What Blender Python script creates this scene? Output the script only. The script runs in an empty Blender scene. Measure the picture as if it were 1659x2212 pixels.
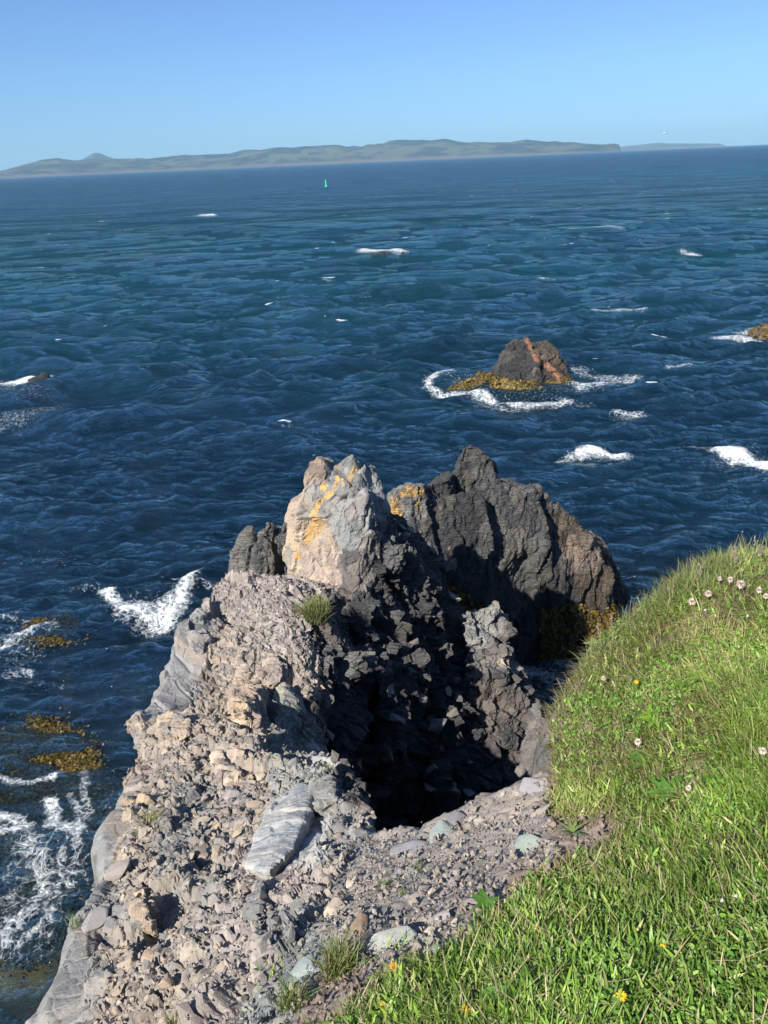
import bpy, bmesh, math, time
import numpy as np
from mathutils import Vector, Matrix, Quaternion

T0 = time.time()
rs = np.random.RandomState(11)
C = bpy.context.scene.collection
scene = bpy.context.scene

# ------------------------------------------------------------------ camera model (units: metres, sea level z = 0)
CAM = np.array([0.0, 0.0, 8.0])
FPX, CU, CV = 1664.0, 829.5, 1106.0
PITCH, ROLL = math.radians(24.5), math.radians(2.485)
_f = np.array([0, math.cos(PITCH), -math.sin(PITCH)])
_u0 = np.array([0, math.sin(PITCH), math.cos(PITCH)])
_r0 = np.array([1.0, 0, 0])
_r = _r0 * math.cos(ROLL) - _u0 * math.sin(ROLL)
_u = _u0 * math.cos(ROLL) + _r0 * math.sin(ROLL)

def W(u, v, y=None, z=None):
    d = _f + _r * (u - CU) / FPX - _u * (v - CV) / FPX
    t = (y / d[1]) if y is not None else ((z - CAM[2]) / d[2])
    return CAM + d * t

def PR(P):
    Q = np.asarray(P, float) - CAM
    c = Q @ _f
    c = np.where(np.abs(c) < 1e-6, 1e-6, c)
    return CU + FPX * (Q @ _r) / c, CV - FPX * (Q @ _u) / c

# ------------------------------------------------------------------ numpy noise
def sst(a, b, x):
    t = np.clip((x - a) / (b - a), 0, 1); return t * t * (3 - 2 * t)

def h32(a, b, c, s):
    n = (a.astype(np.int64) * 374761393 + b.astype(np.int64) * 668265263 + c.astype(np.int64) * 2147483629 + s * 974634777) & 0xFFFFFFFF
    n = ((n ^ (n >> 13)) * 1274126177) & 0xFFFFFFFF
    n = ((n ^ (n >> 16)) * 2246822519) & 0xFFFFFFFF
    n = n ^ (n >> 15)
    return (n & 0xFFFFFF) / float(0x1000000)

def vnoise(p, s=0):
    i = np.floor(p).astype(np.int64); f = p - i
    f = f * f * (3 - 2 * f)
    r = 0
    for dx in (0, 1):
        for dy in (0, 1):
            for dz in (0, 1):
                w = (f[:, 0] if dx else 1 - f[:, 0]) * (f[:, 1] if dy else 1 - f[:, 1]) * (f[:, 2] if dz else 1 - f[:, 2])
                r = r + w * h32(i[:, 0] + dx, i[:, 1] + dy, i[:, 2] + dz, s)
    return r * 2 - 1

def fbm(p, o=4, s=0, g=0.5):
    r = 0; a = 1.0; t = 0
    for k in range(o):
        r = r + a * vnoise(p * (2.03 ** k) + 17.3 * k, s + k); t += a; a *= g
    return r / t

def cells(p, s=0):
    """faceted cell pattern: returns tilted-plane offset per cell, F2-F1 (crack), per-cell random"""
    n = len(p)
    off = np.empty(n); edge = np.empty(n); rid = np.empty(n)
    for k in range(0, n, 120000):
        q = p[k:k + 120000]
        i = np.floor(q).astype(np.int64)
        d1 = np.full(len(q), 9e9); d2 = d1.copy()
        o = np.zeros(len(q)); r = np.zeros(len(q))
        for dx in (-1, 0, 1):
            for dy in (-1, 0, 1):
                for dz in (-1, 0, 1):
                    a, b, c = i[:, 0] + dx, i[:, 1] + dy, i[:, 2] + dz
                    cx = a + h32(a, b, c, s); cy = b + h32(a, b, c, s + 1); cz = c + h32(a, b, c, s + 2)
                    ex, ey, ez = q[:, 0] - cx, q[:, 1] - cy, q[:, 2] - cz
                    d = ex * ex + ey * ey + ez * ez
                    m = d < d1
                    d2 = np.where(m, d1, np.minimum(d2, d)); d1 = np.where(m, d, d1)
                    if m.any():
                        h = h32(a[m], b[m], c[m], s + 3)
                        tx = h32(a[m], b[m], c[m], s + 4) - .5; ty = h32(a[m], b[m], c[m], s + 5) - .5; tz = h32(a[m], b[m], c[m], s + 6) - .5
                        o[m] = .75 * (h - .5) + 2.3 * (tx * ex[m] + ty * ey[m] + tz * ez[m])
                        r[m] = h32(a[m], b[m], c[m], s + 7)
        ed = np.sqrt(d2) - np.sqrt(d1); off[k:k + 120000] = o * sst(-.02, .13, ed); edge[k:k + 120000] = ed; rid[k:k + 120000] = r
    return off, edge, rid

def rotm(ax, deg):
    return np.array(Matrix.Rotation(math.radians(deg), 3, Vector(ax)))

# ------------------------------------------------------------------ mesh helpers
def mesh_np(name, V, F, mat=None, col=None, smooth=True, attrs=None, parent=None):
    """F: list of int arrays (n,3) / (n,4)"""
    if not isinstance(F, list): F = [F]
    F = [f for f in F if len(f)]
    me = bpy.data.meshes.new(name)
    me.vertices.add(len(V)); me.vertices.foreach_set('co', np.asarray(V, np.float32).ravel())
    idx = np.concatenate([f.ravel() for f in F]).astype(np.int32)
    tot = np.concatenate([np.full(len(f), f.shape[1]) for f in F])
    st = np.concatenate([[0], np.cumsum(tot)[:-1]]).astype(np.int32)
    me.loops.add(len(idx)); me.loops.foreach_set('vertex_index', idx)
    me.polygons.add(len(st)); me.polygons.foreach_set('loop_start', st)
    me.update(calc_edges=True)
    me.polygons.foreach_set('use_smooth', np.full(len(st), bool(smooth)))
    if col is not None:
        a = me.color_attributes.new('Col', 'FLOAT_COLOR', 'POINT')
        c4 = np.ones((len(V), 4), np.float32); c4[:, :3] = col
        a.data.foreach_set('color', c4.ravel())
    for k, v in (attrs or {}).items():
        a = me.attributes.new(k, 'FLOAT', 'POINT'); a.data.foreach_set('value', np.asarray(v, np.float32))
    if mat: me.materials.append(mat)
    o = bpy.data.objects.new(name, me); C.objects.link(o)
    if parent: o.parent = parent
    return o

def tag(o, label=None, cat=None, group=None, kind=None):
    if label: o['label'] = label
    if cat: o['category'] = cat
    if group: o['group'] = group
    if kind: o['kind'] = kind
    return o

def empty(name, loc):
    o = bpy.data.objects.new(name, None); o.location = loc; o.empty_display_size = .05; C.objects.link(o); return o

def get_np(me):
    n = len(me.vertices)
    V = np.empty(n * 3, np.float32); me.vertices.foreach_get('co', V)
    N = np.empty(n * 3, np.float32); me.vertices.foreach_get('normal', N)
    return V.reshape(-1, 3).astype(float), N.reshape(-1, 3).astype(float)

def in_poly(px, py, poly):
    poly = np.asarray(poly, float); r = np.zeros(px.shape, bool)
    j = len(poly) - 1
    for i in range(len(poly)):
        xi, yi = poly[i]; xj, yj = poly[j]
        if yi != yj:
            r ^= ((yi > py) != (yj > py)) & (px < (xj - xi) * (py - yi) / (yj - yi) + xi)
        j = i
    return r

def seg_dist(px, py, pts, closed=False):
    pts = np.asarray(pts, float); d = np.full(px.shape, 9e9)
    n = len(pts)
    for i in range(n if closed else n - 1):
        a = pts[i]; b = pts[(i + 1) % n]; ab = b - a; L = ab @ ab + 1e-12
        t = np.clip(((px - a[0]) * ab[0] + (py - a[1]) * ab[1]) / L, 0, 1)
        d = np.minimum(d, np.hypot(px - a[0] - t * ab[0], py - a[1] - t * ab[1]))
    return d


# ------------------------------------------------------------------ materials
def mat_new(name):
    m = bpy.data.materials.new(name); m.use_nodes = True
    nt = m.node_tree; nt.nodes.clear()
    return m, nt

class NB:
    def __init__(s, nt): s.nt = nt
    def n(s, t, **k):
        x = s.nt.nodes.new(t)
        for a, b in k.items():
            if a.startswith('i_'):
                key = a[2:]
                key = int(key) if key.isdigit() else key.replace('_', ' ')
                inp = x.inputs[key]
                if isinstance(b, bpy.types.NodeSocket): s.nt.links.new(b, inp)
                else: inp.default_value = b
            else: setattr(x, a, b)
        return x
    def math(s, op, a, b=None, c=None, clamp=False):
        x = s.nt.nodes.new('ShaderNodeMath'); x.operation = op; x.use_clamp = clamp
        for i, q in enumerate((a, b, c)):
            if q is None: continue
            if isinstance(q, bpy.types.NodeSocket): s.nt.links.new(q, x.inputs[i])
            else: x.inputs[i].default_value = q
        return x.outputs[0]
    def mix(s, f, a, b, bt='MIX'):
        x = s.nt.nodes.new('ShaderNodeMix'); x.data_type = 'RGBA'; x.blend_type = bt
        for i, q in ((0, f), (6, a), (7, b)):
            if isinstance(q, bpy.types.NodeSocket): s.nt.links.new(q, x.inputs[i])
            else: x.inputs[i].default_value = q if i == 0 else (*q, 1) if len(q) == 3 else q
        return x.outputs[2]
    def ramp(s, f, stops):
        x = s.nt.nodes.new('ShaderNodeValToRGB'); s.nt.links.new(f, x.inputs[0])
        e = x.color_ramp.elements
        while len(e) < len(stops): e.new(0.5)
        for k, (p, c) in enumerate(stops):
            e[k].position = p; e[k].color = (c, c, c, 1) if isinstance(c, (int, float)) else (*c, 1)
        return x.outputs[0]
    def noise(s, vec, scale, detail=4, rough=.55, dist=0):
        return s.n('ShaderNodeTexNoise', i_Vector=vec, i_Scale=scale, i_Detail=detail, i_Roughness=rough, i_Distortion=dist).outputs[0]
    def out(s, sh): s.nt.links.new(sh, s.n('ShaderNodeOutputMaterial').inputs[0])

def rock_mat(name, bump=.012, wet=False, fine=60, contrast=.5, crack=.10, warm=.35):
    m, nt = mat_new(name); b = NB(nt)
    tc = b.n('ShaderNodeNewGeometry').outputs['Position']
    col = b.n('ShaderNodeVertexColor', layer_name='Col').outputs[0]
    n1 = b.noise(tc, 9, 6, .65); n2 = b.noise(tc, fine, 5, .7); n3 = b.noise(tc, 2.2, 3)
    mp = b.n('ShaderNodeMapping', i_Vector=tc, i_Scale=(4, 12, 38)); mp.inputs['Rotation'].default_value = (.5, .7, .3)
    n4 = b.noise(mp.outputs[0], 1.0, 4, .6, .6)
    v = b.math('ADD', b.math('MULTIPLY', n1, .5), b.math('ADD', b.math('MULTIPLY', n2, .35), b.math('MULTIPLY', n4, .25)))
    f = b.ramp(v, [(.32, 1 - contrast), (.5, .92), (.72, 1 + contrast * .55)])
    c2 = b.mix(1, col, f, 'MULTIPLY')
    c2 = b.mix(b.ramp(n3, [(.4, 0), (.65, warm)]), c2, b.mix(.5, c2, (.30, .21, .15)))
    # lichen (real growth, painted by an attribute)
    at = b.n('ShaderNodeAttribute', attribute_name='lichen').outputs['Fac']
    ln = b.noise(tc, 22, 6, .75, .6)
    lf = b.ramp(b.math('ADD', b.math('MULTIPLY', at, .36), b.math('MULTIPLY', ln, 1.0)), [(.80, 0), (.88, .85)])
    lf = b.math('MULTIPLY', lf, b.ramp(at, [(.04, 0), (.2, 1)]))
    c2 = b.mix(lf, c2, b.mix(b.noise(tc, 14, 3), (.50, .22, .04), (.55, .38, .09)))
    bv = b.math('ADD', b.math('MULTIPLY', n1, 1.0), b.math('ADD', b.math('MULTIPLY', n2, .45), b.math('MULTIPLY', n4, .7)))
    vo = b.n('ShaderNodeTexVoronoi', feature='DISTANCE_TO_EDGE', i_Vector=mp.outputs[0], i_Scale=.9).outputs['Distance']
    cr = b.ramp(vo, [(0, 0), (.05, 1)])
    bv = b.math('ADD', bv, b.math('MULTIPLY', cr, crack))
    bp = b.n('ShaderNodeBump', i_Height=bv, i_Distance=bump, i_Strength=1.0)
    wt = b.n('ShaderNodeAttribute', attribute_name='wet').outputs['Fac']
    ro = b.math('SUBTRACT', .88, b.math('MULTIPLY', wt, b.math('MULTIPLY', b.noise(tc, 6), .95)), clamp=True)
    p = b.n('ShaderNodeBsdfPrincipled', i_Base_Color=c2, i_Roughness=ro, i_Normal=bp.outputs[0])
    p.inputs['Specular IOR Level'].default_value = .35
    b.out(p.outputs[0]); return m

def leaf_mat(name, rough=.5, tr=.35, spec=.3):
    m, nt = mat_new(name); b = NB(nt)
    col = b.n('ShaderNodeVertexColor', layer_name='Col').outputs[0]
    p = b.n('ShaderNodeBsdfPrincipled', i_Base_Color=col, i_Roughness=rough)
    p.inputs['Specular IOR Level'].default_value = spec
    t = b.n('ShaderNodeBsdfTranslucent', i_Color=b.mix(1, col, (1.3, 1.25, .6), 'MULTIPLY'))
    b.out(b.n('ShaderNodeMixShader', i_0=tr, i_1=p.outputs[0], i_2=t.outputs[0]).outputs[0]); return m

def plain_mat(name, col, rough=.5, var=.25, sc=20):
    m, nt = mat_new(name); b = NB(nt)
    tc = b.n('ShaderNodeTexCoord').outputs['Object']
    n = b.noise(tc, sc, 4)
    c = b.mix(1, col, b.ramp(n, [(.3, 1 - var), (.7, 1.0)]), 'MULTIPLY')
    b.out(b.n('ShaderNodeBsdfPrincipled', i_Base_Color=c, i_Roughness=rough).outputs[0]); return m

M_ROCK = rock_mat('rubble_rock', .010, fine=70)
M_DARK = rock_mat('dark_rock', .035, fine=38, contrast=.6, crack=.4, warm=.04)
M_FRAG = rock_mat('loose_stone', .004, fine=120, contrast=.35)
M_SLAB = rock_mat('smooth_slab', .004, fine=90, contrast=.25, crack=0)
M_SOIL = rock_mat('soil', .006, fine=150, contrast=.5)
M_GRASS = leaf_mat('grass_blade', .42, .24)
M_PETAL = leaf_mat('petal', .5, .3)
M_KELP = leaf_mat('kelp', .45, .1, .3)

# ------------------------------------------------------------------ colour zones
PAL = {
 'tan':   [(.36,.275,.19),(.31,.245,.185),(.40,.315,.22),(.27,.215,.17),(.25,.215,.175),(.22,.205,.185),(.33,.26,.20)],
 'pink':  [(.31,.25,.215),(.26,.205,.185),(.34,.28,.23),(.25,.22,.20),(.29,.25,.21),(.22,.175,.165),(.37,.31,.24)],
 'mix':   [(.27,.23,.19),(.21,.20,.185),(.31,.26,.19),(.16,.165,.165),(.24,.205,.185),(.19,.195,.18),(.34,.28,.20)],
 'grey':  [(.17,.17,.168),(.21,.205,.19),(.14,.143,.145),(.24,.23,.21),(.19,.19,.18)],
 'slab':  [(.23,.23,.22),(.21,.22,.215),(.25,.24,.23)],
 'pale':  [(.33,.335,.325),(.37,.36,.33),(.29,.30,.295)],
 'green': [(.20,.215,.20),(.24,.25,.225),(.18,.19,.185),(.29,.285,.21)],
 'yellow':[(.35,.32,.20),(.31,.28,.20),(.22,.22,.19),(.26,.26,.24)],
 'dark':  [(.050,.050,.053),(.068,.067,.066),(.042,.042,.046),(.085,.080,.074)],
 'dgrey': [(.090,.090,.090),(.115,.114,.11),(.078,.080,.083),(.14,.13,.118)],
 'brown': [(.22,.17,.135),(.18,.145,.12),(.26,.20,.155)],
  'mixd': [(.10,.08,.065),(.13,.10,.075),(.08,.07,.06)],
 'soil':  [(.24,.17,.12),(.27,.20,.14),(.22,.16,.12)],
 'gravel':[(.31,.255,.20),(.27,.225,.19),(.35,.29,.225),(.24,.215,.195),(.28,.23,.18)],
}
ZONES = [
 (560,1300,130,'pink'),(500,1420,110,'tan'),(600,1480,80,'tan'),(480,1600,150,'tan'),(380,1600,110,'tan'),
 (420,1730,130,'mix'),(620,1640,90,'green'),(700,1650,60,'pale'),(560,1610,30,'grey'),(660,1600,50,'yellow'),(300,1750,90,'tan'),
 (650,1780,75,'pale'),(590,1850,60,'pale'),(710,1730,38,'grey'),(740,1800,45,'grey'),(560,1900,110,'pink'),(420,1880,110,'mix'),
 (300,1900,90,'tan'),(230,1950,60,'grey'),(190,2030,60,'mix'),(350,2050,120,'tan'),(480,2050,120,'pink'),(300,2180,80,'tan'),(120,2150,70,'slab'),
 (600,2000,70,'grey'),(640,2080,60,'green'),(560,2190,60,'green'),(450,2150,90,'pink'),(190,1850,60,'slab'),(150,2040,60,'slab'),
 (420,1350,40,'grey'),(400,1480,70,'slab'),(340,1530,60,'slab'),(440,1490,40,'brown'),(300,1600,22,'slab'),(255,1760,25,'slab'),(215,1880,30,'slab'),
 (850,1900,160,'gravel'),(1050,1800,150,'gravel'),(900,2000,120,'gravel'),(700,1950,80,'gravel'),(780,2010,40,'soil'),(1280,1800,90,'soil'),(1130,1950,80,'soil'),
 (1450,1650,250,'soil'),(1500,2000,350,'soil'),(1250,2120,250,'soil'),(700,2190,80,'soil'),
 (720,1330,50,'dgrey'),(800,1400,110,'dark'),(900,1400,120,'dark'),(850,1600,170,'dark'),(760,1500,70,'dgrey'),(980,1500,130,'dark'),  # dark zones in the chasm: shade of the pit put into the rock colour
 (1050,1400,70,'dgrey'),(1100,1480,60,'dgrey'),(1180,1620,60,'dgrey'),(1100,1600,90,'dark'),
]
def zone_cols(P, r1, warp=.35, zones=ZONES, sd=5, fixed=None):
    P = np.asarray(P, float); n = len(P)
    if fixed is None:
        u, v = PR(P)
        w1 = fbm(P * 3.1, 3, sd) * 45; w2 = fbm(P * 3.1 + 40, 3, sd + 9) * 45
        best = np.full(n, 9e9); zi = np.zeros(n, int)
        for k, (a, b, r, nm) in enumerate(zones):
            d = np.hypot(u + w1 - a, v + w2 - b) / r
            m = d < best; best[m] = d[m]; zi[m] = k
        names = [z[3] for z in zones]
    else:
        zi = np.zeros(n, int); names = [fixed]
    out = np.zeros((n, 3))
    for k, nm in enumerate(names):
        m = zi == k
        if not m.any(): continue
        pal = np.array(PAL[nm]); out[m] = pal[np.minimum((r1[m] * len(pal)).astype(int), len(pal) - 1)]
    return out

# ------------------------------------------------------------------ terrain (headland, gravel saddle, rubble rib)
CP = []   # control points of the top surface
def cp(u, v, y=None, z=None): CP.append(W(u, v, y, z))
for a in [(85,2212,5.30),(300,2212,5.55),(550,2212,5.95),(830,2212,6.30),(1250,2212,6.45),(1659,2212,6.48),
          (125,2050,5.15),(300,2050,5.3),(520,2030,5.58),(700,2000,5.80),(900,2010,6.03),(1200,2000,6.22),(1659,2000,6.42),
          (195,1850,4.95),(400,1860,5.08),(560,1860,5.22),(700,1880,5.50),(900,1880,5.80),(1150,1850,5.95),(1400,1850,6.18),(1659,1850,6.38),
          (265,1700,4.70),(450,1720,4.84),(640,1760,5.05),(745,1750,5.12),(1400,1700,6.12),(1659,1650,6.32),
          (290,1600,4.42),(450,1610,4.62),(600,1640,4.75),(690,1640,4.78),
          (780,1805,5.40),(900,1797,5.58),(1000,1745,5.68),(1120,1705,5.76),(1190,1690,5.82),
          (1200,1600,5.92),(1200,1545,5.97),(1290,1420,6.10),(1350,1340,6.16),(1450,1275,6.22),(1550,1215,6.27),(1659,1195,6.30),(1900,1150,6.30),
          (340,1550,4.40),(450,1545,4.50),(540,1550,4.50)]:
    cp(a[0], a[1], z=a[2])
for a in [(560,1575,4.75),(640,1600,4.65),(480,1470,5.15),(600,1430,5.3),(560,1500,5.05),(640,1500,5.0),(470,1360,5.75),(600,1320,5.95),(540,1245,6.6),(640,1255,6.7),(700,1310,6.2),
          (475,1260,6.45),(462,1310,6.1),(400,1380,5.55),(395,1345,5.7),(410,1470,5.15),(350,1500,4.95),
          (690,1420,5.5),(680,1520,4.95),(740,1400,5.8),(800,1330,6.6),(850,1260,7.1),(760,1260,7.0),(900,1300,7.3),(960,1360,7.4),(1000,1430,7.3),
          (800,1450,6.5),(900,1450,7.0),(745,1470,5.75),(760,1560,5.6),(735,1640,4.75),(760,1720,4.5),(820,1600,6.0),(900,1560,6.7),(980,1540,7.2)]:
    cp(a[0], a[1], y=a[2])
CP += [np.array(p, float) for p in [(-1.2,7.6,3.7),(-.5,8.2,3.6),(.4,8.2,3.2),(.9,7.9,2.6),
       (0,-.5,6.5),(3,0,6.5),(-1.2,-.3,5.9),(-2.2,-1,5.2),(5,3,6.4),(6,-4,6.8),(0,-5,6.8),(-5,-6,6.0),(10,-12,7.2),(-8,-14,6.8),(10,3,6.5)]]
CP = np.array(CP)
A = np.sqrt(((CP[:, None, :2] - CP[None, :, :2]) ** 2).sum(-1) + .02)
# linear tail + light smoothing
n_ = len(CP); K = np.zeros((n_ + 3, n_ + 3)); K[:n_, :n_] = -A + np.eye(n_) * .0; K[:n_, n_] = 1; K[:n_, n_ + 1:] = CP[:, :2]; K[n_, :n_] = 1; K[n_ + 1:, :n_] = CP[:, :2].T
K[:n_, :n_] += np.eye(n_) * .02
SOL = np.linalg.solve(K, np.concatenate([CP[:, 2], [0, 0, 0]]))
def top_z(x, y):
    r = SOL[n_] + SOL[n_ + 1] * x + SOL[n_ + 2] * y
    for k in range(n_):
        r = r - SOL[k] * np.sqrt((x - CP[k, 0]) ** 2 + (y - CP[k, 1]) ** 2 + .02)
    return r
def wxy(u, v, y=None, z=None): return tuple(W(u, v, y, z)[:2])
EDGE_L = [wxy(90,2212,z=5.30),wxy(150,2050,z=5.15),wxy(214,1850,z=4.95),wxy(285,1700,z=4.70),wxy(304,1600,z=4.42),wxy(300,1540,z=4.35),
          wxy(345,1490,y=4.95),wxy(388,1400,y=5.45),wxy(393,1340,y=5.7),wxy(425,1318,y=5.95),wxy(458,1300,y=6.1),wxy(466,1258,y=6.45)]
EDGE_B = [(-1.45,7.1),(-1.2,7.9),(-.5,8.4),(.4,8.4),(.8,7.9),wxy(905,1290,y=7.4),wxy(790,1330,y=6.6),wxy(728,1400,y=5.9),wxy(695,1480,y=5.35),wxy(668,1560,y=4.85),wxy(695,1640,z=4.75),wxy(740,1700,z=4.95),wxy(768,1765,z=5.1)]
EDGE_R = [wxy(785,1800,z=5.40),wxy(900,1792,z=5.58),wxy(1000,1740,z=5.68),wxy(1120,1698,z=5.76),wxy(1185,1688,z=5.82),
          wxy(1195,1600,z=5.92),wxy(1200,1540,z=5.97),wxy(1290,1415,z=6.10),wxy(1350,1335,z=6.16),wxy(1450,1268,z=6.22),wxy(1550,1210,z=6.27),wxy(1665,1188,z=6.30),wxy(1900,1130,z=6.30)]
EDGE = EDGE_L + EDGE_B + EDGE_R + [(7,4.2),(14,3.5),(14,-18),(-14,-18),(-8,-7),(-4,-2.2),(-2.3,-.2)]

def ground_z(x, y):
    """top surface with cliffs outside the plan outline"""
    P = np.stack([x, y, x * 0], 1)
    t = top_z(x, y)
    d = seg_dist(x, y, EDGE, True); ins = in_poly(x, y, EDGE)
    sd = np.where(ins, -d, d) + fbm(P * 2.2, 3, 3) * .06 + fbm(P * 9, 3, 8) * .025
    k = np.maximum(sd, 0)
    z = t - k * 1.0 - np.maximum(k - .05, 0) * 11
    return np.maximum(z, -1.3 + 0 * z + .3 * fbm(P * .8, 2, 5)), sd

xs = np.concatenate([np.arange(-14, -3, .5), np.arange(-3, 1.55, .0075), np.arange(1.55, 3.2, .03), np.arange(3.3, 14.2, .5)])
ys = [-18.0]
while ys[-1] < .3: ys.append(ys[-1] + (.6 if ys[-1] < -1 else .08))
while ys[-1] < 8.8: ys.append(ys[-1] + .0055 + .0015 * ys[-1])
while ys[-1] < 12: ys.append(ys[-1] + .4)
ys = np.array(ys)
X, Y = np.meshgrid(xs, ys); nx, ny = len(xs), len(ys)
X = X.ravel(); Y = Y.ravel()
Z, SD = ground_z(X, Y)
V = np.stack([X, Y, Z], 1)
# normals
gz = Z.reshape(ny, nx); gy, gx = np.gradient(gz, ys, xs)
N = np.stack([-gx.ravel(), -gy.ravel(), np.ones(nx * ny)], 1); N /= np.linalg.norm(N, axis=1)[:, None]
U_, V_ = PR(V)
front = (V[:, 1] > .35) & (np.abs(X) < 3.3) & (Y < 9)
# bank (grass) region, gravel region in plan, derived from where they lie on the ground
GRASS_PX = [(1185,1700),(1192,1650),(1188,1560),(1260,1420),(1330,1340),(1430,1260),(1550,1190),(1700,1150),(2400,1000),(2600,2900),(300,2900),(480,2400),(640,2250),(730,2200),(790,2150),(860,2090),(960,2050),(1040,1990),(1100,1960),(1150,1900),(1250,1850),(1330,1800),(1320,1770),(1240,1790),(1180,1760)]
def img_on_ground(P):
    u, v = PR(P); back = P[:, 1] < .45
    return np.where(back, 1500, u), np.where(back, 2700, v)
gu, gv = img_on_ground(V)
isgrass = in_poly(gu, gv, GRASS_PX)
gdist = seg_dist(gu, gv, GRASS_PX, True) * np.where(isgrass, 1, -1)
RIDGE_PX = [(770,1790),(760,1860),(690,1960),(640,2060),(560,2140),(480,2200),(200,2500),(-400,2500),(-400,1000),(1100,1000),(1100,1700)]
isridge = in_poly(gu, gv, RIDGE_PX) & (V[:, 1] > .1) & ~isgrass
# smooth rock slabs (few loose blocks)
def soft(px, py, lst):
    r = np.zeros(px.shape)
    for (a, b, ra, rb, ang) in lst:
        c, s_ = math.cos(math.radians(ang)), math.sin(math.radians(ang))
        dx, dy = px - a, py - b
        q = np.hypot((dx * c + dy * s_) / ra, (-dx * s_ + dy * c) / rb)
        r = np.maximum(r, 1 - sst(.8, 1.15, q))
    return r
SLABS = [(650,1790,55,95,25),(715,1730,30,42,10),(590,1870,35,75,20),(410,1400,45,90,15),(360,1520,45,70,30),(245,1800,34,150,22),(140,2120,50,180,12)]
slab = soft(U_, V_, SLABS)
rock = front & ~isgrass
idx = np.where(rock)[0]
P = V[idx]
R1 = rotm((1, 0, 0), 35) @ rotm((0, 0, 1), 28)
Q = P @ R1.T
wv = np.stack([fbm(P * 4, 2, 50 + k) for k in range(3)], 1) * .05
far = sst(1.5, 6, P[:, 1])[:, None]
o1, e1, r1 = cells((Q + wv) * np.array([2.4, 3.6, 2.4]), 21)
o2, e2, r2 = cells((Q + wv * .6) * np.array([8, 12, 9]), 31)
o3, e3, r3 = cells((Q + wv * .3) * np.array([20, 30, 22]), 41)
sl = slab[idx]; gr = np.where(isridge[idx], 0.0, 1.0)
pit = sst(0.0, .35, SD[idx])
amp1 = .075 * (1 - gr) * (1 - .75 * sl) + .02 * gr
amp2 = .030 * (1 - gr) * (1 - .93 * sl) + .008 * gr
amp3 = .014 * (1 - gr) * (1 - .95 * sl) + .010 * gr
rw = sst(0, 1, (U_[idx] - 700) / 120) * sst(1700, 1500, V_[idx]) * (1 - gr)
amp1 = amp1 * (1 + .9 * rw); amp2 = amp2 * (1 + 1.0 * rw)
D = amp1 * o1 + amp2 * o2 + amp3 * o3 - (.02 * (1 - gr) * sst(.10, 0, e2)) * (1 - .8 * sl) - .012 * sst(.06, 0, e1)
D += fbm(P * 1.6, 3, 61) * .06 * (1 - gr)
V[idx] = P + N[idx] * D[:, None]
gi = np.where(~rock)[0]
V[gi, 2] += (fbm(V[gi] * 2.5, 3, 71) * .05 + fbm(V[gi] * 9, 3, 73) * .018) * sst(0, 40, np.abs(gdist[gi])) + fbm(V[gi] * .5, 2, 72) * .03
# colours
COL = np.tile(np.array([.16, .12, .08]), (len(V), 1))
rr = np.where(h32(idx, idx, idx, 3) * 0 + (sl > .5), r1, np.where(gr > .5, r3, .55 * r2 + .45 * r3))
rr = (rr * 7.3) % 1.0
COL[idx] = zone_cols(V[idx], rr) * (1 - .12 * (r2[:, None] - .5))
bright = 1 + .25 * (r3[:, None] - .5)
COL[idx] *= bright
COL[idx] = .93 * (COL[idx] * .66 + .34 * COL[idx].mean(1)[:, None])
wetv = np.zeros(len(V)); lich = np.zeros(len(V))
wetv = sst(1.2, .3, V[:, 2])
COL *= (1 - .55 * wetv)[:, None]
lich[idx] = .55 * soft(U_[idx], V_[idx], [(425,1335,30,35,0),(410,1360,15,40,0)]) + .2 * soft(U_[idx], V_[idx], [(480,1300,40,40,0)])
a = np.arange(nx * ny).reshape(ny, nx)
quads = np.stack([a[:-1, :-1], a[:-1, 1:], a[1:, 1:], a[1:, :-1]], -1).reshape(-1, 4)
zq = V[quads, 2].max(1)
quads = quads[zq > -1.0]
qr = isridge[quads].sum(1) >= 2
def sub(quads):
    used = np.unique(quads); m = np.full(len(V), -1); m[used] = np.arange(len(used))
    return used, m[quads]
us, q = sub(quads[~qr])
g_ob = mesh_np('ground', V[us], q, M_SOIL, COL[us], True, {'lichen': lich[us], 'wet': wetv[us]}); tag(g_ob, kind='structure')
us, q = sub(quads[qr])
r_ob = mesh_np('rock_ridge', V[us], q, M_ROCK, COL[us], False, {'lichen': lich[us], 'wet': wetv[us]})
tag(r_ob, 'tan, pink and grey shattered rock ridge sloping down from the gravel towards the sea', 'rock ridge')
print('terrain', round(time.time() - T0, 1), nx * ny)
TV, TN, TCOL, TSD, TR = V, N, COL, SD, isridge

# ------------------------------------------------------------------ rocks as unions of convex slabs, voxel-merged and fractured
def hull_bm(bm, pts):
    vs = [bm.verts.new(p) for p in pts]
    res = bmesh.ops.convex_hull(bm, input=vs, use_existing_faces=False)
    junk = [e for e in set(res['geom_interior']) | set(res['geom_unused']) if isinstance(e, bmesh.types.BMVert)]
    bmesh.ops.delete(bm, geom=junk, context='VERTS')

def shard(pts, thick, base=-.8, push=0.35, taper=.85, foot=True):
    """pts (u,v,y): the near outline; gets real thickness away from the viewer and a foot down to the sea bed"""
    F_ = [W(a, b, y=c) for a, b, c in pts]
    cen = np.mean(F_, axis=0)
    out = list(F_)
    for p in F_:
        q = cen + (p - cen) * taper; q = q + np.array([0.1 * thick, thick, -.5 * thick]); out.append(q)
    if foot:
        lo = sorted(F_, key=lambda p: p[2])[:max(3, len(F_) // 2)]
        for p in lo:
            out.append(np.array([p[0], p[1] - .05, base])); out.append(np.array([p[0] + .1, p[1] + thick * 1.1, base]))
    return out

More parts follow.
